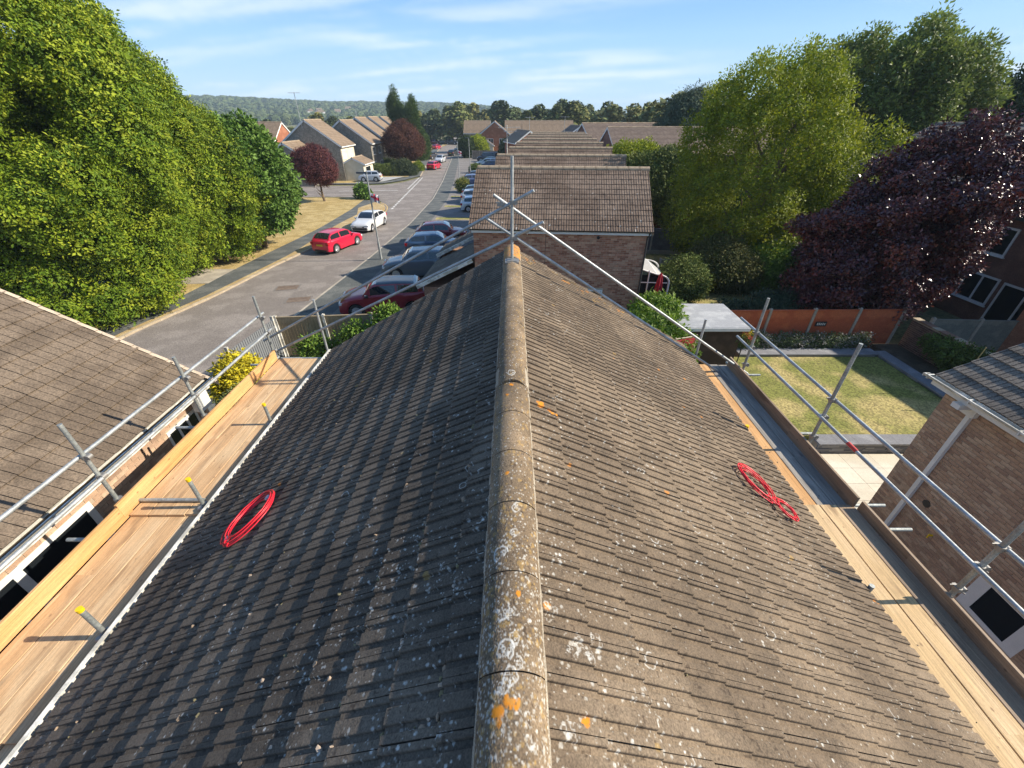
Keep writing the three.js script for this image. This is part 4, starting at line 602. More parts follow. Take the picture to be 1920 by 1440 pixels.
// long brown-roofed block beyond the gardens, and the dark block on the garden side
gabled('long_block', 'long low block with dark brown tiled roof beyond the garden trees', [22.5, 0, -60], Math.PI / 2, 13, 21, 5.0, 21, { wall: 'dark', tile: farTileDark, gutter: M.darkpipe });
gabled('long_block', 'dark roofed wing beside the long low block', [17, 0, -70], Math.PI / 2 + 0.15, 10, 14, 5.6, 24, { wall: 'dark', tile: farTileDark, gutter: M.darkpipe });
{
  const h = gabled('garden_block', 'dark brick block with white windows beside the purple beech', [29, 0, -24.5], 0, 12, 16.6, 5.0, 28, { wall: 'dark', tile: farTileDark, gutter: M.darkpipe, gauge: 0.33, windows: [['left', 4.3, 3.1, 1.0, 1.25], ['left', 3.4, 0.9, 2.4, 1.3, { lights: 3 }], ['left', 6.0, 0.05, 2.2, 2.1, { lights: 2, sill: false }], ['left', -1, 2.9, 1.2, 1.2]] });
  const put = slopePut(0, 5 + 6 * Math.tan(28 * Math.PI / 180) + 0.1, -1, 28 * Math.PI / 180), mb = new MB(), r = rngOf(390), L = 6.3 / Math.cos(28 * Math.PI / 180);
  for (let i = 0; i < 22; i++) for (let z = -8.4; z < 8.3; z += TW) addTile(mb, L - (21 - i) * 0.305, z, put, (s, zz) => [zz, s], [r() * 0.004, 0], 1, 0.33);
  stuff(mb.build('roof_tiles', tileNoise([0.21, 0.17, 0.13], [0.29, 0.24, 0.19], 391), h.children.find(c => c.name === 'roof')));
}
gabled('side_house', 'brick house standing beyond the brick garden wall, shading the lawn', [23.3, 0, -12.0], 0.1, 5.8, 6.6, 4.9, 33, { wall: 'red', tile: farTileDark });
// ---------------------------------------------------------------- fences, walls, shed and patio of the gardens
function panelFence(name, label, a, b, hgt, o = {}) {
  const L = Math.hypot(b[0] - a[0], b[1] - a[1]), turn = Math.atan2(-(b[1] - a[1]), b[0] - a[0]), g = thing(name, label, 'fence', [a[0], 0, a[1]], turn), n = Math.max(1, Math.round(L / 1.85)), s = L / n, r = rngOf(o.seed ?? 400);
  for (let k = 0; k < n; k++) { const mb = new MB(), nb = Math.round((s - 0.1) / 0.125); for (let i = 0; i < nb; i++) { const x = k * s + 0.06 + i * (s - 0.12) / nb, w = (s - 0.12) / nb; const j = r() * 0.006; mb.quad([x, o.plinth ? 0.3 : 0.05, 0.012 + j], [x + w, o.plinth ? 0.3 : 0.05, 0.024 + j], [x + w, hgt, 0.024 + j], [x, hgt, 0.012 + j]); mb.quad([x + w, o.plinth ? 0.3 : 0.05, 0.024 + j], [x + w, o.plinth ? 0.3 : 0.05, 0.0], [x + w, hgt, 0.0], [x + w, hgt, 0.024 + j]); } mb.box(k * s + 0.05, 0.06, -0.012, k * s + s - 0.05, hgt, 0.004); mb.box(k * s + 0.05, hgt, -0.025, k * s + s - 0.05, hgt + 0.035, 0.05); mb.build('fence_panel', o.mat, g); if (o.plinth) new MB().box(k * s + 0.05, 0, -0.02, k * s + s - 0.05, 0.29, 0.03).build('gravel_board', M.concrete, g); }
  for (let k = 0; k <= n; k++) { const x = k * s; const p = new MB(); p.box(x - 0.05, 0, -0.06, x + 0.05, hgt + 0.08, 0.065); p.quad([x - 0.05, hgt + 0.08, 0.065], [x + 0.05, hgt + 0.08, 0.065], [x + 0.02, hgt + 0.12, 0], [x - 0.02, hgt + 0.12, 0]); p.quad([x + 0.05, hgt + 0.08, -0.06], [x - 0.05, hgt + 0.08, -0.06], [x - 0.02, hgt + 0.12, 0], [x + 0.02, hgt + 0.12, 0]); p.build('post', o.post || M.concrete, g); }
  return g;
}
const fencePaint = (a, b, s) => noisy([a, b], 1.5, 0.85, { speck: 0.3, seed: s, fine: 64 });
const redFence = panelFence('garden_fence', 'orange-brown panel fence with pale concrete posts behind the lawn', [8.75, -15.62], [16.2, -15.75], 1.95, { mat: fencePaint([0.42, 0.095, 0.035], [0.50, 0.135, 0.05], 401) });
new MB().box(3.9, 1.28, 0.08, 4.35, 1.48, 0.11).build('plaque', M.black, redFence); { const m = new MB(), r = rngOf(5); for (let k = 0; k < 5; k++) m.box(3.95 + k * 0.075, 1.34, 0.112, 3.99 + k * 0.075, 1.42 + r() * 0.03, 0.116); m.build('plaque_mark', M.paintLine, redFence.children.find(c => c.name === 'plaque')); }
panelFence('garden_fence', 'grey-green panel fence behind the brick garden wall', [16.9, -15.1], [24.2, -14.7], 1.8, { mat: fencePaint([0.15, 0.155, 0.13], [0.21, 0.21, 0.17], 402) });
panelFence('garden_fence', 'grey panel fence on concrete gravel boards beside the small shed', [8.3, -31.2], [14.3, -30.7], 1.8, { plinth: true, mat: fencePaint([0.105, 0.10, 0.105], [0.15, 0.145, 0.15], 403) });
panelFence('garden_fence', 'red-brown panel fence behind the grey one past the bare brick wall', [9.5, -37.6], [15.8, -37.0], 1.8, { mat: fencePaint([0.17, 0.055, 0.03], [0.24, 0.085, 0.045], 404) });
panelFence('garden_fence', 'low grey panel fence behind the round shrubs', [9.2, -25.4], [13.5, -25.2], 1.2, { mat: fencePaint([0.20, 0.19, 0.17], [0.26, 0.25, 0.22], 405) });
panelFence('garden_fence', 'weathered brown panel fence with white-topped posts below the parked red car', [-9.6, -15.3], [-2.0, -15.9], 1.8, { mat: fencePaint([0.27, 0.21, 0.125], [0.34, 0.27, 0.17], 406), post: M.whiteDirty });
{ const gt = thing('slat_gate', 'grey vertical slat gate beside the golden shrub', 'gate', [-9.7, 0, -15.2], -Math.PI / 2 - 0.1), r = rngOf(8); for (let k = 0; k < 22; k++) { new MB().box(0.02 + k * 0.115, 0.08, 0, 0.02 + k * 0.115 + 0.085, 1.72, 0.022).build('slat', M.fieldgate, gt); } new MB().box(0, 0.3, -0.05, 2.6, 0.4, -0.002).box(0, 1.4, -0.05, 2.6, 1.5, -0.002).build('rail', M.fieldgate, gt); for (const x of [-0.06, 2.6]) new MB().box(x, 0, -0.06, x + 0.08, 1.9, 0.05).build('post', M.whiteDirty, gt); }
{ // brick garden wall with tile coping, running towards the neighbour's house
  const w = thing('garden_wall', 'tall brick garden wall with tiled coping beside the shaded lawn', 'wall', [16.6, 0, -15.6], -Math.PI / 2); brickWall(w, 6.5, 1.62, 'dark', { thick: 0.2, seed: 410 }); for (let k = 0; k < 21; k++) new MB().box(k * 0.31, 1.625, -0.24, k * 0.31 + 0.3, 1.67, 0.05).build('coping', k % 3 ? rowRed : M.kerb, w);
}
const slate = [[0.16, 0.165, 0.18], [0.22, 0.22, 0.235], [0.12, 0.125, 0.14], [0.27, 0.27, 0.27]].map(c => std(lin(...c), 0.85));
function slateWall(label, pos, turn, len, hgt, depth) { // dry-laid split-face strips
  const g = thing('slate_wall', label, 'wall', pos, turn), r = rngOf(420 + Math.round(len * 10)); new MB().box(0, 0, -depth + 0.02, len, hgt - 0.05, -0.03).build('backing', M.mortar, g);
  const st = slate.map(() => new MB()); for (let y = 0; y < hgt - 0.07; y += 0.055) for (let x = -r() * 0.2; x < len;) { const w = 0.15 + r() * 0.4, x0 = Math.max(0, x), x1 = Math.min(len, x + w - 0.006); if (x1 > x0 + 0.02) st[Math.floor(r() * 4)].box(x0, y, -0.03, x1, y + 0.05, r() * 0.025); x += w; } st.forEach((m, i) => stuff(m.build('slate_strips', slate[i], g)));
  const cm = noisy([[0.20, 0.20, 0.21], [0.28, 0.28, 0.285]], 2, 0.85, { speck: 0.3, seed: 421 }); for (let x = 0; x < len; x += 0.6) new MB().box(x + 0.003, hgt - 0.05, -depth, Math.min(len, x + 0.597), hgt, 0.04).build('coping', cm, g);
  return g;
}
slateWall('low slate-faced wall under the orange-brown fence behind the lawn', [9.3, 0, -14.62], 0, 5.7, 0.5, 0.5);
slateWall('low slate-faced wall along the shaded side of the lawn', [15.0, 0, -14.9], -Math.PI / 2, 5.6, 0.5, 0.45);
slateWall('low slate-faced retaining wall between the lawn and the pale patio', [9.2, 0, -9.25], 0, 6.0, 0.42, 0.42);
{ const s = thing('garden_shed', 'dark shed with flat pale grey roof beside the climbing plant', 'shed', [5.8, 0, -13.35]), dk = noisy([[0.055, 0.035, 0.025], [0.085, 0.055, 0.04]], 1.2, 0.9, { speck: 0.4, seed: 430 });
  new MB().box(0.1, 0, -2.1, 2.6, 2.18, -0.12).build('wall', dk, s); new MB().box(0, 2.18, -2.2, 2.72, 2.3, 0.05).build('roof', noisy([[0.32, 0.33, 0.34], [0.42, 0.43, 0.43]], 1.5, 0.85, { speck: 0.3, seed: 431 }), s); new MB().box(-0.02, 2.16, 0.052, 2.74, 2.28, 0.075).build('trim', M.white, s);
  new MB().box(0.85, 1.55, -0.115, 1.3, 1.9, -0.09).build('plaque', M.black, s); new MB().box(0.9, 1.62, -0.089, 1.25, 1.66, -0.085).box(0.95, 1.72, -0.089, 1.22, 1.76, -0.085).build('plaque_mark', M.paintLine, s); }
{ const s = thing('tool_shed', 'small brown shed with dark felt roof beside the grey fence', 'shed', [15.0, 0, -31.3]); const w = fencePaint([0.12, 0.065, 0.04], [0.17, 0.095, 0.06], 432); new MB().prism([[-0.9, 0], [0.9, 0], [0.9, 1.7], [0, 2.2], [-0.9, 1.7]], -1.2, 1.2).build('wall', w, s); new MB().prism([[0, 2.2], [1.05, 1.62], [1.05, 1.68], [0, 2.27]], -1.3, 1.3).prism([[0, 2.2], [0, 2.27], [-1.05, 1.68], [-1.05, 1.62]], -1.3, 1.3).build('roof', M.lead, s);
  const t = thing('tool_shed', 'rusty orange wooden shed deep in the shade under the trees', 'shed', [16.6, 0, -24.8], 0.5); const w2 = fencePaint([0.24, 0.085, 0.03], [0.31, 0.12, 0.045], 433); new MB().prism([[-0.8, 0], [0.8, 0], [0.8, 1.8], [0, 2.3], [-0.8, 1.8]], -1, 1).build('wall', w2, t); new MB().prism([[0, 2.3], [0.95, 1.72], [0.95, 1.78], [0, 2.37]], -1.1, 1.1).prism([[0, 2.3], [0, 2.37], [-0.95, 1.78], [-0.95, 1.72]], -1.1, 1.1).build('roof', M.concrete, t); new MB().box(-0.35, 0.05, 1.001, 0.35, 1.7, 1.03).build('door', M.black, t); }
{ const f = thing('lounger_frame', 'light metal garden chair frame standing on the deck behind the far walkway', 'chair', [5.55, 0, -12.4], 0.3), m = new MB(); for (const x of [0, 0.85]) { m.tube([x, 0, 0], [x, 2.35, 0], 0.02, 6); m.tube([x, 0.45, 0], [x, 0.45, 0.6], 0.02, 6); m.tube([x, 0, 0.6], [x, 0.7, 0.6], 0.02, 6); } for (const y of [0.45, 1.6, 2.0, 2.3]) m.tube([0, y, 0], [0.85, y, 0], 0.02, 6); m.build('frame', std(lin(0.5, 0.4, 0.3), 0.6), f); const s = new MB(); s.box(0.05, 1.65, -0.01, 0.8, 2.25, 0.02); s.build('back', std(lin(0.45, 0.04, 0.05), 0.8), f); new MB().box(0.05, 0.44, 0.02, 0.8, 0.47, 0.58).build('seat', M.lead, f); }
// ---------------------------------------------------------------- ground, road, footways
function sheet(name, pts, y, mat, hgt) {                     // polygon (x, z) laid flat; hgt gives it a side wall down
  const sh = new THREE.Shape(pts.map(p => new THREE.Vector2(p[0], -p[1]))), g = new THREE.ShapeGeometry(sh), mb = new MB(), P = g.attributes.position, I = g.index;
  for (let i = 0; i < I.count; i += 3) { const q = [0, 1, 2].map(k => { const a = I.getX(i + k); return [P.getX(a), y, -P.getY(a)]; }); mb.tri(...q); }
  if (hgt) for (let i = 0; i < pts.length; i++) { const a = pts[i], b = pts[(i + 1) % pts.length]; mb.quad([a[0], y, a[1]], [b[0], y, b[1]], [b[0], y - hgt, b[1]], [a[0], y - hgt, a[1]]); }
  return struct(mb.build(name, mat, scene));
}
const lerpLine = (L, z) => { for (let i = 0; i < L.length - 1; i++) if (z <= L[i][1] && z >= L[i + 1][1]) { const t = (z - L[i][1]) / (L[i + 1][1] - L[i][1]); return mix(L[i][0], L[i + 1][0], t); } return z > L[0][1] ? L[0][0] : L[L.length - 1][0]; };
const KL = [[-21.2, 14], [-19.6, -5], [-17.9, -18], [-17.0, -22], [-16.3, -28], [-15.6, -32], [-14.6, -38], [-14.0, -46], [-13.9, -49], [-14.6, -64], [-15.7, -78], [-17.9, -96], [-21.3, -130], [-26, -180], [-36, -260]];
const KR = [[-13.6, 14], [-12.6, -5], [-11.3, -18], [-10.35, -30], [-9.8, -41], [-9.9, -55], [-11.1, -72], [-14.3, -108], [-17.0, -135], [-21.0, -180], [-30, -260]];
{
  const g = new MB(); const N = 40, S = 2200; for (let i = 0; i < N; i++) for (let j = 0; j < N; j++) { const f = k => Math.sign(k - N / 2) * Math.pow(Math.abs(k - N / 2) / (N / 2), 2.5) * S; g.quad([f(i), -0.03, f(j + 1)], [f(i + 1), -0.03, f(j + 1)], [f(i + 1), -0.03, f(j)], [f(i), -0.03, f(j)]); } struct(g.build('ground', M.ground, scene));
  const strip = (name, fa, fb, z0, z1, y, mat, step = 2) => { const m = new MB(); for (let z = z0; z > z1; z -= step) { const e = Math.max(z1, z - step); m.quad([fa(z), y, z], [fb(z), y, z], [fb(e), y, e], [fa(e), y, e]); } return struct(m.build(name, mat, scene)); };
  const L = z => lerpLine(KL, z), Rr = z => lerpLine(KR, z);
  strip('road', L, Rr, 14, -258, 0, M.asphalt);
  sheet('side_road', [[-14.2, -46.5], [-13.95, -49], [-14.6, -64], [-15.6, -77], [-17.2, -71.2], [-19.5, -68.2], [-23, -67.4], [-75, -64], [-75, -54], [-24, -57.2], [-19, -56.6], [-16, -54]], 0.004, M.asphalt);
  const kerb = (fa, z0, z1, s, km = M.kerb) => { const m = new MB(); for (let z = z0; z > z1; z -= 0.915) { const e = Math.max(z1, z - 0.905), a = fa(z), b = fa(e); m.quad([a, 0.1, z], [a + s * 0.14, 0.1, z], [b + s * 0.14, 0.1, e], [b, 0.1, e]); m.quad([a, 0.0, z], [a, 0.1, z], [b, 0.1, e], [b, 0.0, e]); } return struct(m.build('kerb', km, scene)); };
  kerb(z => L(z), 14, -45.5, -1); kerb(z => L(z), -78, -200, -1); kerb(z => Rr(z), 14, -200, 1, M.concrete);
  const straw = z => L(z) - 0.14 - mix(0.3, 2.0, sstep(-28, -41, z)) * (1 - 0.5 * sstep(-14, -5, z)), fo = z => lerpLine([[-23.4, 14], [-21, -5], [-19.6, -18], [-18.75, -22], [-18.4, -29], [-17.6, -39], [-17.7, -48], [-18.3, -55.5]], z);
  strip('grass_strip', z => straw(z), z => L(z) - 0.14, 14, -45.5, 0.096, M.straw); strip('footway', fo, straw, 14, -54, 0.1, M.footway);
  sheet('grass_strip', [[-14.25, -45.4], [-14.0, -47], [-14.2, -49.2], [-15.0, -51.3], [-16.4, -52.6], [-17.2, -49], [-16.2, -45.4]], 0.102, M.straw);
  strip('verge', z => -40, fo, 14, -56, 0.09, M.dry);
  sheet('driveway', [[-18.55, -24.2], [-26, -23.6], [-26, -27.2], [-18.5, -27.0]], 0.106, M.concrete);
  for (const w of [0, 0.28]) { const m = new MB(); let pr = null; for (let i = 0; i <= 16; i++) { const a = i / 16, c = new THREE.CubicBezierCurve(new THREE.Vector2(-13.95 - 0 + w, -43), new THREE.Vector2(-13.75 + w, -49 - w), new THREE.Vector2(-14.3 + w, -53 - w), new THREE.Vector2(-20, -55.6 - w)), p = c.getPoint(a), t = c.getTangent(a); const q = [[p.x + t.y * 0.05, 0.009, p.y - t.x * 0.05], [p.x - t.y * 0.05, 0.009, p.y + t.x * 0.05]]; if (pr) m.quad(pr[0], pr[1], q[1], q[0]); pr = q; } struct(m.build('road_marking', M.yellowLine, scene)); }
  for (const off of [0, 0.55]) for (let k = 0; k < 26; k++) { const z = -48.8 - k * 1.1, x = mix(-13.55, -15.3, k / 26) - off; if (off && k < 14) continue; sheet('road_marking', [[x, z], [x + 0.22, z], [x + 0.19, z - 0.7], [x - 0.03, z - 0.7]], 0.009, M.paintLine); }
  sheet('road_marking', [[-24, -61.8], [-16, -62.6], [-16, -62.8], [-24, -62.0]], 0.009, M.paintLine);
  // far corner: pale drive, grass and footway
  sheet('footway', [[-15.9, -78.4], [-17.6, -72.5], [-19.8, -69.3], [-23, -68.4], [-40, -67.3], [-40, -68.6], [-23, -69.8], [-20.6, -70.6], [-19, -73.4], [-17.6, -78.4]], 0.1, M.footway);
  strip('footway', z => L(z) - 2.0, z => L(z) - 0.14, -78.4, -200, 0.1, M.footway); sheet('driveway', [[-24.2, -69.6], [-20.5, -71], [-18.2, -77.5], [-24.2, -77.0]], 0.104, M.drivePale);
  strip('verge', z => -24, z => L(z) - 2.0, -77.5, -200, 0.09, M.dry); sheet('verge', [[-60, -69], [-24.2, -69.8], [-24.2, -200], [-60, -200]], 0.085, M.dry);
  // right-hand side: footway, forecourts with grass strips
  strip('footway', z => Rr(z) + 0.14, z => Rr(z) + 1.9, 14, -200, 0.1, M.footway); strip('forecourt', z => Rr(z) + 1.9, z => lerpLine([[-5.5, 14], [-5, -16], [3.5, -80], [-4, -200]], z), -16.2, -125, 0.104, M.drive);
  for (let k = 0; k < 8; k++) { const z = -22.6 - 6.72 * k; sheet('grass_strip', [[Rr(z) + 2.2, z], [-3.2 + 0.62 * k, z + 0.2], [-3.2 + 0.62 * k, z - 0.9], [Rr(z) + 2.2, z - 1.0]], 0.109, M.lawn); }
  sheet('yard', [[-12.2, -15.0], [-3.5, -15.6], [-3.7, 4], [-10.9, 4], [-10.5, -9]], 0.004, M.concrete);
  // gardens on the other side
  sheet('lawn', [[7.2, -9.7], [15.0, -9.5], [15.0, -14.6], [7.2, -14.6]], 0.385, M.lawn, 0.4);
  sheet('lawn', [[6.8, -21], [16, -20.2], [16.4, -24.8], [7, -25]], 0.0, M.lawn);
  sheet('garden_path', [[3.7, 4], [8.95, 4], [8.95, -7.2], [9.3, -12.5], [3.7, -12.5]], 0.0, M.concrete);
  sheet('flower_bed', [[9.2, -15.1], [15.0, -15.1], [15.0, -15.6], [9.2, -15.6]], 0.46, M.soil, 0.4); sheet('flower_bed', [[15.45, -15.6], [16.5, -15.6], [16.5, -9], [15.45, -9]], 0.46, M.soil, 0.4);
  const r = rngOf(500), pat = new MB(); pat.box(8.98, 0, -9.2, 15, 0.02, -7.0); const pm = struct(pat.build('patio', M.mortar, scene)); const sl = [0.96, 1, 1.03].map(k => { const m = M.slab.clone(); m.color = lin(k, k, k); return m; });
  for (let x = 9.0; x < 14.8; x += 0.9) for (let z = -9.2; z < -7.2; z += 0.6) { const w = 0.892; new MB().box(x, 0.02, z, x + w, 0.045 + r() * 0.002, z + 0.592).build('paving_slab', sl[Math.floor(r() * 3)], pm); }
}
// ---------------------------------------------------------------- covers, lamp posts
for (const [x, z, l] of [[-13.5, -23.7, 'worn rectangular manhole cover in the road, the farther of the pair'], [-12.0, -21.8, 'worn rectangular manhole cover in the road near the parked red car']]) { const g = thing('manhole_cover', l, 'manhole cover', [x, 0.004, z], 0.2); new MB().box(-0.7, 0, -0.45, 0.7, 0.008, 0.45).build('frame', M.drive, g); new MB().box(-0.6, 0.004, -0.36, 0.6, 0.014, 0.36).build('lid', noisy([[0.14, 0.10, 0.075], [0.2, 0.15, 0.11]], 0.6, 0.8, { speck: 0.4, seed: 510 }), g); }
function lampPost(x, z, hgt, label, flag) {
  const g = thing('street_lamp', label, 'street lamp', [x, 0.1, z]), r = rngOf(9); new MB().tube([0, 0, 0], [0, 1.2, 0], 0.085, 10).tube([0, 1.2, 0], [0, hgt, 0], 0.055, 10, 0.04).build('pole', M.steel, g); new MB().box(-0.62, hgt - 0.04, -0.09, 0.05, hgt + 0.07, 0.09).build('lamp_head', M.lead, g);
  if (flag) { const fl = (() => { const q = part('flag', g); q.scale.setScalar(0.62); q.position.y = 1.6; return q; })(), cloth = (name, mat, y0, y1, d, x0, x1) => { const m = new MB(); for (let i = 0; i < 10; i++) { const f = k => 0.10 * Math.sin(k * 1.9) * k / 10, a = mix(x0, x1, i / 10), b = mix(x0, x1, (i + 1) / 10), k0 = a / 0.09, k1 = b / 0.09; m.quad([a, y0 - a * 0.5, f(k0) + d], [b, y0 - b * 0.5, f(k1) + d], [b, y1 - b * 0.35, f(k1) + d], [a, y1 - a * 0.35, f(k0) + d]); } m.build(name, mat, fl); }; cloth('cloth', std(lin(0.72, 0.70, 0.70), 0.9), 3.75, 4.45, 0, 0.05, 0.9); cloth('stripe', std(lin(0.62, 0.05, 0.08), 0.9), 4.02, 4.2, 0.012, 0.05, 0.9); cloth('stripe', std(lin(0.62, 0.05, 0.08), 0.9), 3.75, 4.45, 0.014, 0.38, 0.52); }
}
lampPost(-9.35, -29.3, 5.5, 'grey street lamp post with a white and red flag beside the red and white cars', true); lampPost(-8.1, -70, 5.5, 'grey street lamp post with a white and red flag past the far driveways', true); lampPost(-7.2, -79, 5.6, 'grey street lamp post standing before the red brick gable', false); lampPost(-22.2, -118, 6.5, 'grey street lamp post beyond the copper tree', false);
{ const g = thing('telegraph_pole', 'thin pale pole rising beside the row of roofs at the far end', 'pole', [-0.9, 0, -86]); new MB().tube([0, 0, 0], [0, 7.4, 0], 0.09, 8, 0.07).build('pole', M.whiteDirty, g); new MB().tube([-1.6, 7.0, 0], [2.4, 7.1, 0], 0.035, 6).tube([-0.6, 6.4, 0], [1.8, 6.5, 0], 0.03, 6).build('crossarm', M.whiteDirty, g); }
// ---------------------------------------------------------------- cars
const paints = {}; function paint(r, g, b) { const k = [r, g, b].join(); return paints[k] ||= new THREE.MeshPhysicalMaterial({ color: lin(r, g, b), roughness: 0.38, metalness: 0.15, clearcoat: 0.9, clearcoatRoughness: 0.06 }); }
M.carGlass = new THREE.MeshPhysicalMaterial({ color: lin(0.018, 0.022, 0.028), roughness: 0.03, clearcoat: 1, clearcoatRoughness: 0.02 }); M.tail = std(lin(0.42, 0.01, 0.015), 0.2); M.head = std(lin(0.62, 0.64, 0.66), 0.12); M.rim = new THREE.MeshStandardMaterial({ color: lin(0.55, 0.56, 0.58), metalness: 0.8, roughness: 0.35 }); M.plateY = std(lin(0.75, 0.55, 0.03), 0.5); M.plateW = std(lin(0.75, 0.75, 0.72), 0.5);
const CAR = { // L, W, H, then along x: windscreen base, roof front, roof rear, rear base, belt heights front and rear, nose height, tail height
  hatch: [4.1, 1.76, 1.46, 0.98, 0.22, -1.25, -1.86, 0.93, 1.0, 0.70, 0.95], sedan: [4.5, 1.8, 1.42, 0.95, 0.15, -1.1, -2.0, 0.92, 1.02, 0.70, 0.98], suv: [4.35, 1.86, 1.66, 1.0, 0.25, -1.55, -2.02, 1.08, 1.16, 0.86, 1.08], mini: [3.5, 1.65, 1.5, 0.98, 0.42, -1.2, -1.62, 0.94, 1.02, 0.74, 0.95], estate: [4.6, 1.8, 1.5, 1.05, 0.25, -1.75, -2.2, 0.93, 1.0, 0.72, 0.95], van: [4.8, 1.9, 1.9, 1.5, 0.95, -2.2, -2.36, 1.1, 1.15, 0.9, 1.1] };
const wheelGeo = (() => { const t = new MB(); t.tube([0, 0, -0.1], [0, 0, 0.1], 0.32, 20); const g = t.geo(); const m = new MB(); m.tube([0, 0, 0.07], [0, 0, 0.104], 0.215, 18); for (let k = 0; k < 5; k++) { const a = k / 5 * 6.283; m.tube([Math.cos(a) * 0.03, Math.sin(a) * 0.03, 0.108], [Math.cos(a) * 0.2, Math.sin(a) * 0.2, 0.108], 0.02, 5); } m.tube([0, 0, 0.1], [0, 0, 0.116], 0.04, 8); return [g, m.geo()]; })();
M.rimDark = new THREE.MeshStandardMaterial({ color: lin(0.32, 0.33, 0.34), metalness: 0.7, roughness: 0.4 });
function smooth(mb) { const g = toCreasedNormals(mb.geo(), 0.7); return g; }
function car(type, x, z, hx, hz, col, label, o = {}) {
  const [L, W, H, x1, x2, x3, x4, bf, br, nose, tail] = CAR[type], g = thing('parked_car', label, 'car', [x, o.y ?? 0.006, z], Math.atan2(-hz, hx), o.group), P = paint(...col), body = new MB(), gl = new MB(), wr = type === 'suv' || type === 'van' ? 0.35 : 0.32, wf = L / 2 - 0.82, wb = -L / 2 + 0.78;
  const hw = q => { const e = Math.abs(q) / (L / 2); return W / 2 * (1 - 0.07 * Math.pow(e, 3) - 0.10 * Math.pow(e, 12)); };
  const top = q => { if (q > x1) { const t = (q - x1) / (L / 2 - x1); return mix(bf, nose, t * t * 0.75 + t * 0.25) - 0.16 * Math.pow(t, 12); } if (q < x4) { const t = (x4 - q) / (x4 + L / 2 + 1e-4); return mix(br, tail, t) - 0.06 * Math.pow(t, 6); } return mix(br, bf, (q - x4) / (x1 - x4)); };
  const bot = q => { let b = 0.2 + 0.06 * Math.pow(Math.abs(q) / (L / 2), 6); for (const c of [wf, wb]) { const d = q - c, R2 = wr + 0.07; if (Math.abs(d) < R2) b = Math.max(b, wr - 0.02 + Math.sqrt(R2 * R2 - d * d)); } return b; };
  const st = new Set([-L / 2, L / 2, x1, x4]); for (let i = 0; i <= 44; i++) st.add(-L / 2 + L * i / 44); for (const c of [wf, wb]) for (const d of [-1, 1]) st.add(c + d * (wr + 0.068)); const X = [...st].sort((a, b) => a - b);
  const ring = q => { const w = hw(q), t = top(q), b = Math.min(bot(q), t - 0.1), m = mix(b, t, 0.5); return [[w * 0.95, b], [w * 0.995, mix(b, m, 0.5)], [w, m], [w * 0.985, mix(m, t, 0.6)], [w * 0.955, t - 0.035], [w * 0.90, t], [w * 0.5, t + 0.018], [0, t + 0.024]]; };
  for (let i = 0; i < X.length - 1; i++) { const A = ring(X[i]), B = ring(X[i + 1]); for (let k = 0; k < A.length - 1; k++) for (const s of [1, -1]) { const a = [X[i], A[k][1], s * A[k][0]], b = [X[i + 1], B[k][1], s * B[k][0]], c = [X[i + 1], B[k + 1][1], s * B[k + 1][0]], d = [X[i], A[k + 1][1], s * A[k + 1][0]]; s > 0 ? body.quad(a, b, c, d) : body.quad(d, c, b, a); } }
  for (const e of [X[0], X[X.length - 1]]) { const A = ring(e); for (let k = 0; k < A.length - 1; k++) body.quad([e, A[k][1], A[k][0]], [e, A[k][1], -A[k][0]], [e, A[k + 1][1], -A[k + 1][0]], [e, A[k + 1][1], A[k + 1][0]]); }
  const roof = q => { const bl = top(q) - 0.01; let y; if (q > x2) { const t = (x1 - q) / (x1 - x2); y = mix(bl, H - 0.03, Math.sin(t * Math.PI / 2 * 0.92) / Math.sin(Math.PI / 2 * 0.92)); } else if (q < x3) { const t = (q - x4) / (x3 - x4); y = mix(bl, H - 0.06, Math.sin(t * Math.PI / 2 * 0.95) / Math.sin(Math.PI / 2 * 0.95)); } else { const t = (q - x3) / (x2 - x3); y = mix(H - 0.06, H - 0.03, t) + 0.03 * Math.sin(t * Math.PI); } return Math.max(bl, y); };
  const gx = new Set([x1, x2, x3, x4]); for (let i = 0; i <= 30; i++) gx.add(mix(x4, x1, i / 30)); const bp = mix(x3, x2, 0.48); for (const q of [bp - 0.05, bp + 0.05, x4 + 0.28, x1 - 0.42, x3 + 0.02]) gx.add(q); const GX = [...gx].sort((a, b) => a - b);
  const gr = q => { const bl = top(q) - 0.012, y = roof(q), w0 = hw(q) * 0.90, k = clamp((y - bl) / (H - bf), 0, 1), w1 = mix(w0, W / 2 * 0.72, k); return [[w0, bl], [mix(w0, w1, 0.12), mix(bl, y, 0.1)], [mix(w0, w1, 0.86), mix(bl, y, 0.82)], [w1, mix(bl, y, 0.93)], [w1 * 0.86, y], [w1 * 0.45, y + 0.012 * k], [0, y + 0.016 * k]]; };
  for (let i = 0; i < GX.length - 1; i++) { const q = (GX[i] + GX[i + 1]) / 2, A = gr(GX[i]), B = gr(GX[i + 1]); for (let k = 0; k < 6; k++) { const side = k === 1 && q < x1 - 0.42 && q > x4 + 0.28 && Math.abs(q - bp) > 0.05, wind = k >= 4 && (q > x2 + 0.02 && q < x1 - 0.05 || q < x3 - 0.03 && q > x4 + 0.1); const t = side || wind ? gl : (o.roof && k >= 3 && q < x2 ? (gl.roof ||= new MB()) : body); for (const s of [1, -1]) { const a = [GX[i], A[k][1], s * A[k][0]], b = [GX[i + 1], B[k][1], s * B[k][0]], c = [GX[i + 1], B[k + 1][1], s * B[k + 1][0]], d = [GX[i], A[k + 1][1], s * A[k + 1][0]]; s > 0 ? t.quad(a, b, c, d) : t.quad(d, c, b, a); } } }
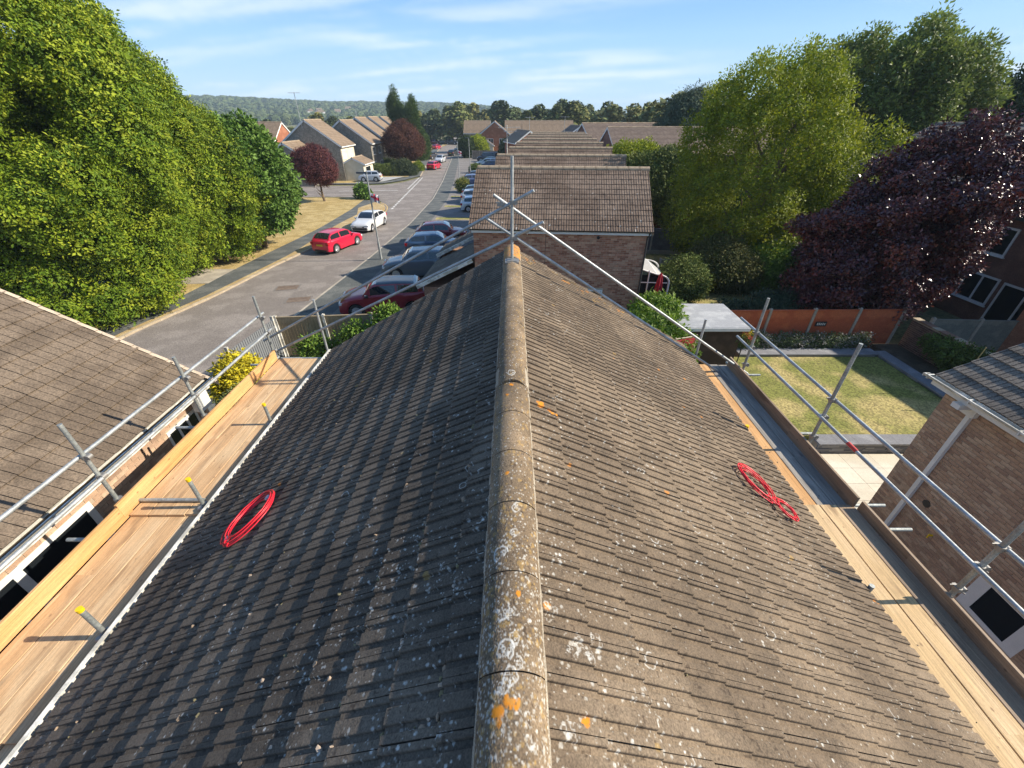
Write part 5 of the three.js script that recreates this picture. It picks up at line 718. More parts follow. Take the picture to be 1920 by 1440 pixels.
  mesh('body', smooth(body), P, g); mesh('windows', smooth(gl), M.carGlass, g); if (gl.roof) mesh('roof_panel', smooth(gl.roof), paint(...o.roof), g);
  new MB().box(-L / 2 + 0.12, 0.16, -W / 2 + 0.16, L / 2 - 0.12, 0.5, W / 2 - 0.16).build('underbody', M.black, g);
  for (const c of [wf, wb]) for (const s of [1, -1]) { const w = part('wheel', g); w.position.set(c, wr, s * (W / 2 - 0.125)); if (s < 0) w.rotation.y = Math.PI; w.scale.set(wr / 0.32, wr / 0.32, 1); mesh('tyre', wheelGeo[0], M.rubber, w); mesh('rim', wheelGeo[1], M.rim, w); }
  for (const s of [1, -1]) {
    const f = hw(L / 2 - 0.12); new MB().box(L / 2 - 0.30, nose - 0.17, s * f - (s > 0 ? 0.34 : 0.0), L / 2 - 0.035, nose - 0.04, s * f + (s > 0 ? 0.0 : 0.34)).build('headlight', M.head, g);
    const r2 = hw(-L / 2 + 0.1); new MB().box(-L / 2 - 0.012, tail - 0.26, s * r2 - (s > 0 ? 0.22 : 0.012), -L / 2 + 0.22, tail - 0.05, s * r2 + (s > 0 ? 0.012 : 0.22)).build('tail_light', M.tail, g);
    new MB().box(x1 - 0.34, bf + 0.0, s * (W / 2 - 0.03) - (s > 0 ? 0 : 0.16), x1 - 0.18, bf + 0.12, s * (W / 2 - 0.03) + (s > 0 ? 0.16 : 0)).build('mirror', o.roof ? paint(...o.roof) : P, g);
  }
  new MB().box(L / 2 - 0.05, 0.28, -W / 2 * 0.72, L / 2 + 0.012, 0.46, W / 2 * 0.72).box(L / 2 - 0.05, nose - 0.20, -W / 2 * 0.5, L / 2 + 0.008, nose - 0.13, W / 2 * 0.5).build('grille', M.black, g); new MB().box(-L / 2 - 0.012, 0.26, -W / 2 * 0.6, -L / 2 + 0.05, 0.36, W / 2 * 0.6).build('bumper', M.black, g);
  new MB().box(L / 2 + 0.006, 0.46, -0.26, L / 2 + 0.02, 0.56, 0.26).build('number_plate', M.plateW, g); new MB().box(-L / 2 - 0.022, 0.62, -0.26, -L / 2 - 0.004, 0.73, 0.26).build('number_plate', M.plateY, g);
  return g;
}
const dr = 0.112;
car('hatch', -13.55, -32.7, 0.33, -1, [0.60, 0.008, 0.045], 'bright red hatchback seen from behind at the kerb by the dry grass'); car('sedan', -13.1, -39.6, -0.12, 1, [0.72, 0.72, 0.71], 'white saloon facing the scaffold beside the straw-coloured kerb strip');
car('suv', -6.55, -20.1, -1, 0.16, [0.26, 0.008, 0.02], 'dark red crossover with black roof on the driveway nearest the fence', { y: dr, roof: [0.015, 0.016, 0.018] }); car('suv', -5.95, -25.9, -1, 0.14, [0.10, 0.125, 0.145], 'slate grey crossover on the driveway behind the dark red one', { y: dr });
car('hatch', -5.75, -31.0, 1, -0.1, [0.03, 0.065, 0.13], 'dark blue hatchback on the driveway behind the slate grey crossover', { y: dr }); car('hatch', -5.7, -34.5, 1, -0.1, [0.25, 0.01, 0.02], 'wine red hatchback parked beside the dark blue one', { y: dr });
car('mini', -3.75, -47.2, 1, -0.1, [0.62, 0.68, 0.72], 'pale white-blue city car parked beside the row, tail to the street', { y: dr }); car('estate', -3.7, -52.2, 1, -0.1, [0.50, 0.55, 0.60], 'silver estate parked behind the pale city car', { y: dr }); car('hatch', -4.2, -56.0, 1, -0.1, [0.02, 0.035, 0.045], 'black hatchback parked behind the silver estate', { y: dr });
car('hatch', -5.4, -67.5, 1, -0.1, [0.12, 0.15, 0.27], 'dusty blue hatchback on a driveway by the small yellow shrub', { y: dr }); car('estate', -4.6, -71.8, 1, -0.1, [0.03, 0.04, 0.055], 'black estate behind the dusty blue hatchback', { y: dr });
car('hatch', -4.5, -90.5, -1, 0.1, [0.018, 0.04, 0.10], 'navy hatchback, foremost of four cars near the far lamp post', { y: dr }); car('estate', -5.2, -94.5, -1, 0.1, [0.58, 0.63, 0.63], 'white estate beside the navy hatchback near the far lamp post', { y: dr }); car('hatch', -5.0, -99, -1, 0.1, [0.06, 0.13, 0.18], 'teal hatchback behind the white estate near the far lamp post', { y: dr }); car('van', -5.6, -106, -1, 0.1, [0.012, 0.018, 0.04], 'black van at the end of the far driveways before the wooden fence', { y: dr });
car('hatch', -15.3, -90.5, 0.22, -1, [0.52, 0.02, 0.05], 'red hatchback driving along the far part of the road'); car('hatch', -16.2, -105, -0.12, 1, [0.55, 0.57, 0.60], 'silver hatchback driving towards the scaffold on the far road');
car('mini', -22.3, -71.6, -1, 0.05, [0.52, 0.55, 0.58], 'silver city car on the pale corner driveway by the side road', { y: 0.112 }); car('hatch', -19.5, -113, 0.3, -1, [0.05, 0.05, 0.06], 'charcoal hatchback parked by the far verge beyond the copper tree', { y: 0.1 }); car('hatch', -15.6, -124, 0.25, -1, [0.04, 0.045, 0.05], 'black hatchback at the right kerb near the street end'); car('hatch', -14.9, -130, 0.25, -1, [0.10, 0.11, 0.12], 'grey hatchback at the right kerb near the street end'); car('hatch', -24, -150, 0.3, -1, [0.45, 0.02, 0.05], 'red hatchback turning at the bend near the street end'); car('suv', -22.6, -178, 1, 0.2, [0.06, 0.065, 0.07], 'dark off-roader parked under the trees at the bend'); car('suv', -29, -178, 1, 0.2, [0.13, 0.02, 0.02], 'dark red off-roader parked under the trees at the bend'); car('van', -24.6, -124, 0.2, -1, [0.03, 0.05, 0.16], 'blue van parked beside the far lamp post on the left verge', { y: 0.1 });
// ---------------------------------------------------------------- vegetation
const bark = noisy([[0.13, 0.095, 0.065], [0.20, 0.15, 0.10]], 0.8, 1, { speck: 0.5, seed: 600, bump: 0.02 });
function leafMat(rough = 0.6, trans = 0.3, o = {}) { return new THREE.MeshPhysicalMaterial({ color: 0xffffff, roughness: rough, transmission: trans, thickness: 0, specularIntensity: 0.35, side: THREE.DoubleSide, ...o }); }
const LM = { soft: leafMat(0.6, 0.3), thin: leafMat(0.6, 0.6), far: std(0xffffff, 0.85, { side: THREE.DoubleSide }), gloss: leafMat(0.28, 0.12, { specularIntensity: 1 }), dull: leafMat(0.75, 0.2) };
// a spray of leaves round the origin: each leaf a folded lozenge
function spray(n, rad, ll, lw, seed, droop = 0) {
  const r = rngOf(seed), m = new MB(), q = new THREE.Quaternion(), v = (x, y, z) => new THREE.Vector3(x, y, z);
  for (let k = 0; k < n; k++) {
    const d = v(r() * 2 - 1, r() * 2 - 1, r() * 2 - 1).normalize(), p = d.clone().multiplyScalar(rad * Math.pow(r(), 0.5)); p.y *= 0.7;
    const dir = d.clone().multiplyScalar(0.7).add(v(r() - 0.5, r() - 0.5 - droop, r() - 0.5)).normalize(), up = v((r() - 0.5) * 1.1, 1, (r() - 0.5) * 1.1).normalize(), side = dir.clone().cross(up).normalize(), nn = side.clone().cross(dir), s = 0.7 + r() * 0.6, L = ll * s, w = lw * s * 0.5;
    const a = p, b = p.clone().addScaledVector(dir, L * 0.45).addScaledVector(side, w).addScaledVector(nn, w * 0.35), c = p.clone().addScaledVector(dir, L), e = p.clone().addScaledVector(dir, L * 0.45).addScaledVector(side, -w).addScaledVector(nn, w * 0.35);
    m.tri(a.toArray(), b.toArray(), c.toArray()); m.tri(a.toArray(), c.toArray(), e.toArray());
  }
  return m.geo();
}
const SPR = { small: spray(36, 0.36, 0.125, 0.068, 609, 0.1), leafy: spray(22, 0.36, 0.15, 0.085, 610, 0.1), broad: spray(20, 0.40, 0.21, 0.15, 611, 0.15), fine: spray(26, 0.34, 0.13, 0.05, 612, 0.0), willow: spray(24, 0.42, 0.26, 0.05, 613, 0.5), coarse: spray(24, 0.62, 0.40, 0.26, 614, 0.1), conif: spray(26, 0.36, 0.2, 0.05, 615, -0.2) };
// lobes: [x, y, z, rx, ry, rz]; the sprays fill an uneven shell of each lobe
function crownInto(parent, lobes, count, geo, mat, pal, o = {}) {
  const r = rngOf(o.seed ?? 620), im = new THREE.InstancedMesh(geo, mat, count), M4 = new THREE.Matrix4(), up = new THREE.Vector3(0, 1, 0), c = new THREE.Color();
  const area = lobes.map(l => Math.pow(l[3] * l[4] + l[4] * l[5] + l[3] * l[5], 1)), tot = area.reduce((a, b) => a + b, 0); let n = 0, guard = 0;
  while (n < count && guard++ < count * 12) {
    let t = r() * tot, i = 0; while (t > area[i] && i < lobes.length - 1) t -= area[i++];
    const L = lobes[i], d = new THREE.Vector3(r() * 2 - 1, r() * 2 - 1, r() * 2 - 1); if (d.lengthSq() > 1 || d.lengthSq() < 0.01) continue; d.normalize();
    const bump = 0.80 + 0.42 * fbm(d.x * (o.lump ?? 3) + i * 7.3 + 20, d.y * (o.lump ?? 3) + d.z * 2.1 + i * 3.1 + 20, 3), depth = o.solid ? Math.pow(r(), 0.4) : 1 - 0.42 * Math.pow(r(), 1.8), k = bump * depth;
    if (o.gap && fbm(d.x * 4.2 + 50 + i * 5, d.y * 4.2 + d.z * 4.2 + 50, 2) < o.gap && depth > 0.72) continue;
    const p = new THREE.Vector3(L[0] + d.x * L[3] * k, L[1] + d.y * L[4] * k, L[2] + d.z * L[5] * k); if (p.y < (o.floor ?? 0.25)) continue;
    let inside = false; for (let j = 0; j < lobes.length && !inside; j++) if (j !== i) { const q = lobes[j], e = ((p.x - q[0]) / q[3]) ** 2 + ((p.y - q[1]) / q[4]) ** 2 + ((p.z - q[2]) / q[5]) ** 2; if (e < 0.5) inside = true; } if (inside && r() < 0.85) continue;
    const dir = d.clone().multiplyScalar(0.9).add(new THREE.Vector3((r() - 0.5) * 0.6, 0.30, (r() - 0.5) * 0.6)).normalize(); if (o.wind) dir.add(new THREE.Vector3(...o.wind)).normalize();
    const qd = new THREE.Quaternion().setFromUnitVectors(up, dir).multiply(new THREE.Quaternion().setFromAxisAngle(up, r() * 6.283)), s = (o.size ?? 1) * (0.75 + r() * 0.55);
    M4.compose(p, qd, new THREE.Vector3(s, s * (o.tall ?? 1), s)); im.setMatrixAt(n, M4);
    const pc = pal[Math.floor(r() * pal.length)], kk = 0.8 + r() * 0.4; c.setRGB(pc[0] * kk, pc[1] * kk, pc[2] * kk); im.setColorAt(n, c); n++;
  }
  im.count = n; im.name = o.name ?? 'crown'; im.castShadow = im.receiveShadow = true; im.userData.kind = 'stuff'; parent.add(im); return im;
}
function trunkInto(parent, hgt, rad, limbs, seed, o = {}) {
  const m = new MB(), r = rngOf(seed); let p = [0, -0.1, 0]; const seg = 5, pts = [p]; for (let k = 1; k <= seg; k++) pts.push([(r() - 0.5) * hgt * 0.05 * k + (o.lean ? o.lean[0] * k / seg : 0), hgt * k / seg, (r() - 0.5) * hgt * 0.05 * k + (o.lean ? o.lean[1] * k / seg : 0)]);
  for (let k = 0; k < seg; k++) m.tube(pts[k], pts[k + 1], rad * (1 - 0.7 * k / seg), 9, rad * (1 - 0.7 * (k + 1) / seg), false);
  for (let k = 0; k < limbs; k++) { const i = 1 + Math.floor(r() * (seg - 1)), a = r() * 6.283, l = hgt * (0.25 + 0.25 * r()), b = pts[i], e = [b[0] + Math.cos(a) * l * 0.7, b[1] + l * 0.7, b[2] + Math.sin(a) * l * 0.7], mid = [mix(b[0], e[0], 0.5), mix(b[1], e[1], 0.4), mix(b[2], e[2], 0.5)]; m.tube(b, mid, rad * 0.4, 7, rad * 0.25, false); m.tube(mid, e, rad * 0.25, 6, rad * 0.08, false); }
  m.build('trunk', o.mat || bark, parent);
}
function lobeSet(R, H0, H1, n, seed, profile) { // stack of lobes round the stem following profile(t) -> radius share
  const r = rngOf(seed), out = []; for (let k = 0; k < n; k++) { const t = (k + 0.5) / n, y = mix(H0, H1, t), rad = R * profile(t), a = r() * 6.283 + k * 2.4, off = rad * 0.42; out.push([Math.cos(a) * off, y, Math.sin(a) * off, rad * 0.72, (H1 - H0) / n * rr(1.0, 1.6, r) + rad * 0.12, rad * 0.72]); } return out;
}
function clumps(R, H0, H1, n, seed, profile, size = 0.3) { // many small clumps over a hull, plus a core
  const r = rngOf(seed), out = [[0, mix(H0, H1, 0.42), 0, R * 0.5, (H1 - H0) * 0.33, R * 0.5]];
  for (let k = 0; k < n; k++) { const t = Math.pow((k + r() * 0.8) / n, 1.05), a = k * 2.39996 + r() * 0.7, rad = R * profile(t), q = R * size * rr(0.75, 1.35, r) * (0.55 + 0.45 * profile(t)); const off = Math.max(0, rad - q * 0.75); out.push([Math.cos(a) * off, mix(H0, H1, t), Math.sin(a) * off, q, q * rr(0.95, 1.5, r), q]); }
  return out;
}
function tree(name, label, cat, pos, o) { const g = thing(name, label, cat, pos, 0, o.group); if (o.trunk) trunkInto(g, ...o.trunk); crownInto(g, o.lobes, o.count, o.geo, o.mat || LM.soft, o.pal, { seed: o.seed, ...(o.opt || {}) }); return g; }
const G = { horn: [[0.17, 0.25, 0.012], [0.23, 0.305, 0.015], [0.095, 0.165, 0.010], [0.31, 0.365, 0.024], [0.12, 0.195, 0.012]], maple: [[0.125, 0.22, 0.035], [0.095, 0.18, 0.03], [0.155, 0.26, 0.045]], plum: [[0.11, 0.035, 0.04], [0.14, 0.045, 0.045], [0.08, 0.025, 0.035], [0.17, 0.065, 0.055]], beech: [[0.085, 0.026, 0.034], [0.115, 0.03, 0.03], [0.06, 0.022, 0.034], [0.19, 0.045, 0.03]], lime: [[0.32, 0.37, 0.018], [0.26, 0.32, 0.018], [0.40, 0.43, 0.025], [0.18, 0.24, 0.018]], dark: [[0.045, 0.075, 0.022], [0.06, 0.095, 0.025], [0.035, 0.06, 0.02]], mid: [[0.105, 0.15, 0.03], [0.14, 0.185, 0.04], [0.08, 0.12, 0.026], [0.18, 0.21, 0.05]], silver: [[0.10, 0.135, 0.075], [0.13, 0.165, 0.095], [0.08, 0.115, 0.06]], gold: [[0.55, 0.46, 0.02], [0.62, 0.52, 0.03], [0.44, 0.40, 0.03]], vine: [[0.14, 0.235, 0.03], [0.19, 0.29, 0.045], [0.11, 0.19, 0.03]], cyp: [[0.05, 0.105, 0.03], [0.065, 0.13, 0.035], [0.04, 0.085, 0.025]] };
// trees on the verge across the road
tree('hornbeam', 'huge dense green hornbeam overhanging the road kerb beside the brown tiled slope', 'tree', [-22.4, 0, -21.0], { trunk: [7, 0.34, 7, 700], lobes: [...clumps(6.1, 0.9, 16.8, 120, 701, t => t < 0.34 ? mix(0.66, 1, t / 0.34) : Math.pow(Math.max(0, 1 - Math.pow((t - 0.34) / 0.67, 2.3)), 0.6), 0.21), [3.2, 1.1, 2.6, 1.3, 0.9, 1.3], [4.2, 1.3, 1.2, 1.2, 0.9, 1.2], [2.0, 1.2, 4.4, 1.3, 1.0, 1.3]], count: 18500, geo: SPR.small, pal: G.horn, seed: 702, opt: { size: 0.95, lump: 4.5, floor: 0.45, gap: 0.34 } });
tree('hornbeam', 'tall green hornbeam behind the huge one, with a pointed crown', 'tree', [-22.2, 0, -27.0], { trunk: [6, 0.28, 6, 710], lobes: clumps(4.5, 1.4, 12.0, 74, 711, t => t < 0.34 ? mix(0.66, 1, t / 0.34) : Math.pow(Math.max(0, 1 - Math.pow((t - 0.34) / 0.67, 2.3)), 0.6), 0.22), count: 10000, geo: SPR.small, pal: G.horn, seed: 712, opt: { lump: 4.5, floor: 0.6, gap: 0.34 } });
tree('hornbeam', 'smaller green hornbeam beside the round maple', 'tree', [-20.5, 0, -29.6], { trunk: [5, 0.22, 5, 715], lobes: clumps(3.6, 1.0, 9.0, 50, 716, t => t < 0.34 ? mix(0.66, 1, t / 0.34) : Math.pow(Math.max(0, 1 - Math.pow((t - 0.34) / 0.67, 2.3)), 0.6), 0.24), count: 6000, geo: SPR.small, pal: G.horn, seed: 717, opt: { lump: 4.5, floor: 0.6, gap: 0.34 } });
tree('maple', 'round green maple with bare lower trunk on the dry verge', 'tree', [-19.3, 0, -32.6], { trunk: [3.4, 0.24, 6, 720], lobes: clumps(3.2, 1.8, 7.9, 42, 722, t => t < 0.4 ? mix(0.72, 1, t / 0.4) : Math.pow(Math.max(0, 1 - Math.pow((t - 0.4) / 0.62, 2.4)), 0.5), 0.27), count: 5600, geo: SPR.broad, pal: G.maple, seed: 721, opt: { lump: 3.5, floor: 1.5 } });
tree('plum_tree', 'dark purple plum tree with leaning trunk on the dry verge', 'tree', [-22.6, 0, -53.4], { trunk: [2.6, 0.17, 5, 725, { lean: [-0.4, 0] }], lobes: [[-0.2, 3.9, 0, 2.2, 1.9, 2.2], [0.8, 3.5, 0.4, 1.5, 1.5, 1.5], [-1.2, 4.2, 0.3, 1.4, 1.4, 1.4], [0.1, 4.9, 0, 1.4, 1.1, 1.4]], count: 2600, geo: SPR.fine, pal: G.plum, mat: LM.dull, seed: 726, opt: { size: 1.1, lump: 6, floor: 1.6, gap: 0.44 } });
tree('copper_tree', 'copper brown round tree beside the fourth grey house', 'tree', [-19.4, 0, -84.5], { trunk: [3.2, 0.2, 5, 730], lobes: [[0, 5.0, 0, 3.3, 2.7, 3.2], [-1.4, 4.6, 0.5, 2.2, 2.2, 2.2], [1.6, 4.3, 0.3, 2.0, 1.9, 2.0], [0.2, 6.6, 0, 1.9, 1.5, 1.9]], count: 2600, geo: SPR.fine, pal: [[0.11, 0.045, 0.03], [0.085, 0.035, 0.03], [0.14, 0.06, 0.035]], mat: LM.dull, seed: 731, opt: { size: 1.5, lump: 6, floor: 1.4, gap: 0.42 } });
for (const [x, z, h, w, l, s] of [[-26.6, -112, 12.6, 2.7, 'tall ragged green cypress rising behind the copper tree, the left of the pair', 735], [-22.3, -110, 11.0, 2.8, 'tall ragged green cypress rising behind the copper tree, the right of the pair', 736]]) tree('cypress', l, 'tree', [x, 0, z], { trunk: [6, 0.2, 0, s], lobes: lobeSet(w, 1, h, 7, s, t => Math.pow(1 - Math.pow(t, 2), 0.6)), count: 2200, geo: SPR.conif, mat: LM.dull, pal: [[0.075, 0.125, 0.03], [0.10, 0.15, 0.04], [0.055, 0.10, 0.028]], seed: s + 5, opt: { size: 1.6, tall: 1.5, lump: 5 } });
// hedges and small shrubs by the street
function shrub(name, label, pos, lobes, count, geo, pal, o = {}) { const g = thing(name, label, o.cat ?? 'shrub', pos, o.turn ?? 0, o.group); const st = new MB(), r = rngOf(o.seed ?? 1); for (let k = 0; k < 5; k++) { const L = lobes[k % lobes.length]; st.tube([L[0] * 0.5 + (r() - 0.5) * 0.2, -0.05, L[2] * 0.5], [L[0] + (r() - 0.5) * L[3] * 0.6, L[1], L[2] + (r() - 0.5) * L[5] * 0.6], 0.03, 5, 0.012); } st.build('stems', bark, g); crownInto(g, lobes, count, geo, o.mat || LM.dull, pal, { seed: o.seed, name: 'foliage', floor: 0.12, ...(o.opt || {}) }); return g; }
const hedgeLobes = (L, h, d) => Array.from({ length: Math.ceil(L / 1.1) }, (_, k) => [-L / 2 + 0.55 + k * 1.1, h * 0.5, 0, 0.85, h * 0.56, d * 0.55]);
shrub('hedge', 'clipped dark green hedge in front of the second grey house', [-22.8, 0, -79.8], hedgeLobes(6.5, 1.6, 2), 1500, SPR.leafy, G.mid, { cat: 'hedge', seed: 741, opt: { size: 1.1, solid: false } }); shrub('hedge', 'clipped green hedge running back beside the third grey house', [-23, 0, -88], hedgeLobes(6.5, 1.7, 2), 1200, SPR.leafy, G.mid, { cat: 'hedge', seed: 742, opt: { size: 1.2 } }); shrub('shrub', 'loose dark shrub between the hedge and the corner footway', [-18.9, 0, -80.2], [[0, 1.1, 0, 1.6, 1.3, 1.4], [1.2, 0.8, 0.3, 1.2, 0.9, 1.1], [-1.2, 0.9, 0.1, 1.2, 1.0, 1.1]], 1200, SPR.leafy, [[0.06, 0.085, 0.04], [0.085, 0.11, 0.05]], { seed: 743, opt: { size: 1.1 } });
shrub('shrub', 'small round green shrub beside the copper tree trunk', [-17.6, 0, -86.5], [[0, 0.7, 0, 0.9, 0.8, 0.9]], 400, SPR.leafy, G.horn, { seed: 744 }); shrub('shrub', 'small sprawling green shrub on the verge corner by the side road', [-18.6, 0, -55.4], [[0, 0.8, 0, 0.7, 0.7, 0.6], [0.5, 0.5, 0.2, 0.5, 0.5, 0.5]], 320, SPR.broad, G.maple, { seed: 745, opt: { gap: 0.45 } });
shrub('shrub', 'small yellow-green shrub on the grass between driveways', [-6.6, 0.1, -60.5], [[0, 0.8, 0, 0.8, 0.8, 0.8]], 300, SPR.leafy, [[0.25, 0.25, 0.05], [0.17, 0.2, 0.04]], { seed: 746 }); shrub('shrub', 'dark round shrub beside the far driveways', [-6.5, 0.1, -83], [[0, 0.6, 0, 1.1, 0.7, 0.9]], 300, SPR.leafy, G.mid, { seed: 747, opt: { size: 1.2 } }); shrub('small_tree', 'light green tree before the cream porch at the street end', [-8.6, 0, -118], [[0, 2.8, 0, 2.2, 1.8, 2.0], [1.0, 2.0, 0.3, 1.6, 1.5, 1.6]], 900, SPR.leafy, G.lime, { cat: 'tree', seed: 748, opt: { size: 1.7 } }); shrub('small_tree', 'dark green tree beside the cream porch at the street end', [-11.2, 0, -116], [[0, 2.4, 0, 1.8, 2.0, 1.6]], 700, SPR.leafy, G.dark, { cat: 'tree', seed: 749, opt: { size: 1.7 } }); shrub('small_tree', 'dark evergreen between the red gable and the row', [-0.6, 0, -104], [[0, 2.4, 0, 2.0, 2.2, 1.8]], 700, SPR.leafy, G.dark, { cat: 'tree', seed: 750, opt: { size: 1.7 } });
panelFence('garden_fence', 'weathered timber fence closing the far driveways', [-9.5, -112], [-2.5, -111], 1.9, { mat: fencePaint([0.2, 0.16, 0.12], [0.27, 0.22, 0.17], 407) });
// near shrubs on the left
shrub('golden_shrub', 'bright golden yellow shrub beside the slat gate and white gutter', [-8.35, 0, -10.7], [[0, 2.0, 0, 0.5, 0.5, 0.5], [0.25, 1.6, 0.3, 0.45, 0.5, 0.45], [-0.25, 1.55, 0.2, 0.45, 0.55, 0.45]], 800, SPR.fine, G.gold, { seed: 751, opt: { size: 0.85 } });
shrub('green_shrub', 'pale green shrub below the golden one in the gap beside the walkway', [-7.7, 0, -9.6], [[0, 1.4, 0, 0.55, 0.6, 0.7], [0.2, 1.1, 0.9, 0.5, 0.7, 0.7], [0.2, 1.0, 1.7, 0.5, 0.6, 0.6]], 1000, SPR.fine, [[0.19, 0.215, 0.07], [0.25, 0.27, 0.12], [0.14, 0.17, 0.05]], { seed: 752, opt: { size: 0.85 } });
shrub('climber', 'climbing plant spread over the weathered fence below the red car', [-6.4, 0, -15.0], [[0.2, 1.1, 0.25, 0.7, 0.6, 0.2], [1.3, 0.8, 0.3, 0.7, 0.6, 0.3], [-1.6, 0.6, 0.25, 0.7, 0.5, 0.25], [0.2, 0.4, 0.6, 1.3, 0.4, 0.4]], 520, SPR.leafy, G.vine, { cat: 'climbing plant', seed: 753, opt: { size: 0.9, gap: 0.44 } });
shrub('climber', 'leafy climber rising above the fence beside the dark red car', [-4.9, 0, -15.2], [[0, 1.75, 0.15, 0.5, 0.45, 0.3], [0.8, 1.2, 0.2, 0.5, 0.5, 0.3]], 260, SPR.leafy, G.vine, { cat: 'climbing plant', seed: 754, opt: { gap: 0.42 } });
// gardens on the right
shrub('climber', 'bright green climbing plant beside the sunlit slope and the flat shed roof', [5.2, 0, -13.4], [[-0.2, 2.0, 0, 0.9, 0.8, 0.9], [0.6, 1.5, 0.4, 0.7, 0.9, 0.8], [0.3, 2.2, -1.2, 0.9, 0.7, 0.8], [0.6, 0.9, 1.0, 0.6, 0.8, 0.6]], 1150, SPR.small, [[0.20, 0.32, 0.03], [0.26, 0.38, 0.045], [0.14, 0.24, 0.03]], { cat: 'climbing plant', seed: 760, mat: LM.thin, opt: { size: 0.95, lump: 5, gap: 0.42 } });
tree('birch_tree', 'tall loose yellow-green tree behind the shaded gardens', 'tree', [15.4, 0, -27.5], { trunk: [9.5, 0.26, 14, 761], lobes: [...clumps(4.4, 2.2, 11.0, 40, 761, t => (t < 0.55 ? 1 : Math.pow(1 - Math.pow((t - 0.55) / 0.47, 2), 0.5)), 0.27).slice(1).map(l => [l[0] - 0.8, l[1], l[2], l[3], l[4] * 0.85, l[5]]), ...clumps(3.0, 2.5, 8.0, 18, 764, t => Math.pow(1 - Math.pow(t, 3), 0.5), 0.32).slice(1).map(l => [l[0] + 4.2, l[1], l[2] + 1, l[3], l[4], l[5]])], count: 5000, geo: SPR.leafy, mat: LM.thin, pal: G.lime, seed: 762, opt: { lump: 4.5, gap: 0.42, size: 1.0 } });
tree('purple_beech', 'broad dark purple beech hanging over the garden fences', 'tree', [15.9, 0, -17.9], { trunk: [5.8, 0.3, 12, 765], lobes: [...clumps(3.1, 1.6, 8.2, 46, 768, t => Math.pow(1 - Math.pow(Math.abs(t - 0.38) / 0.66, 2.4), 0.6) || 0.2, 0.24).map((l, i) => i ? [l[0] + 0.3 * (l[1] - 3), l[1], l[2] * 0.75, l[3], l[4] * 0.7, l[5]] : [0, 4.0, 0, 1.7, 1.6, 1.2]), ...Array.from({ length: 22 }, (_, k) => { const a = k * 2.4, y = 2.2 + (k * 0.618 % 1) * 5.6, q = 3.15 * Math.pow(Math.max(0.15, 1 - Math.pow(Math.abs((y - 4.2) / 4.3), 2)), 0.5) + hash2(k, 8) * 0.6; return [Math.cos(a) * q + 0.3 * (y - 3), y, Math.sin(a) * q * 0.75, 0.7, 0.32, 0.5]; })], count: 7600, geo: SPR.broad, mat: LM.gloss, pal: G.beech, seed: 766, opt: { size: 0.5, lump: 5, gap: 0.38, floor: 1.2 } });
tree('poplar', 'big wind-blown green poplar on the skyline behind the purple beech', 'tree', [31, 0, -42], { trunk: [10, 0.4, 10, 770], lobes: [...clumps(7.2, 4, 13.4, 60, 770, t => (t < 0.5 ? 0.92 : Math.pow(1 - Math.pow((t - 0.5) / 0.52, 2), 0.5)), 0.21)], count: 6500, geo: SPR.leafy, mat: LM.thin, pal: [[0.19, 0.25, 0.05], [0.25, 0.31, 0.06], [0.13, 0.18, 0.04]], seed: 771, opt: { size: 1.7, lump: 5, gap: 0.34, wind: [0.5, 0.3, 0] } });
tree('poplar', 'dark green tree on the skyline at the right of the wind-blown poplar', 'tree', [43, 0, -40], { trunk: [9, 0.4, 6, 772], lobes: [[0, 7.5, 0, 5.5, 4.2, 4.5], [-3, 5.5, 1, 4.0, 3.4, 3.4], [2, 10, 0, 3.5, 2.2, 3]], count: 3200, geo: SPR.leafy, pal: G.dark, seed: 773, opt: { size: 2.0, lump: 5 } });
tree('willow', 'pale silvery willow on the skyline beside the long brown roof', 'tree', [23.8, 0, -64], { trunk: [7, 0.35, 6, 775], lobes: [[0, 7.2, 0, 4.2, 4.2, 3.6], [2.6, 6.2, 0, 3.2, 3.4, 3.2], [-2.6, 6.0, 0.4, 2.8, 3.0, 2.8], [0.6, 9.8, 0, 2.8, 1.9, 2.6]], count: 3400, geo: SPR.willow, pal: G.silver, mat: LM.dull, seed: 776, opt: { size: 1.7, lump: 5, wind: [0.4, 0.2, 0] } });
tree('garden_tree', 'mid green tree between the row of houses and the long brown roof', 'tree', [11.6, 0, -37.5], { trunk: [4, 0.2, 5, 780], lobes: [[0, 3.6, 0, 2.2, 2.4, 2.2], [1.4, 3.4, 0.5, 1.9, 2.4, 1.8], [-1.0, 4.6, -0.4, 1.5, 1.4, 1.5], [1.2, 5.4, 0, 1.4, 1.2, 1.4]], count: 2600, geo: SPR.leafy, pal: G.mid, seed: 781, opt: { size: 1.2, lump: 5 } });
tree('garden_tree', 'light green small tree beside the ends of the row roofs', 'tree', [11.5, 0, -46], { trunk: [4, 0.2, 5, 782], lobes: [[0, 4.2, 0, 2.2, 2.2, 2.2], [-1.5, 4.2, 0, 1.6, 1.8, 1.6], [1.5, 4.8, 0, 1.7, 1.7, 1.6]], count: 2000, geo: SPR.leafy, pal: G.lime, seed: 783, opt: { size: 1.4, lump: 5 } });
tree('garden_tree', 'bushy green tree past the row, before the woodland', 'tree', [14.5, 0, -78], { trunk: [4, 0.2, 5, 784], lobes: [[0, 4.2, 0, 3.2, 2.2, 2.4], [-2.5, 3.8, 0, 2.2, 1.8, 2], [2.5, 4.2, 0, 2.4, 1.7, 2]], count: 1500, geo: SPR.coarse, pal: G.mid, seed: 785, opt: { size: 1.1, lump: 5 } });
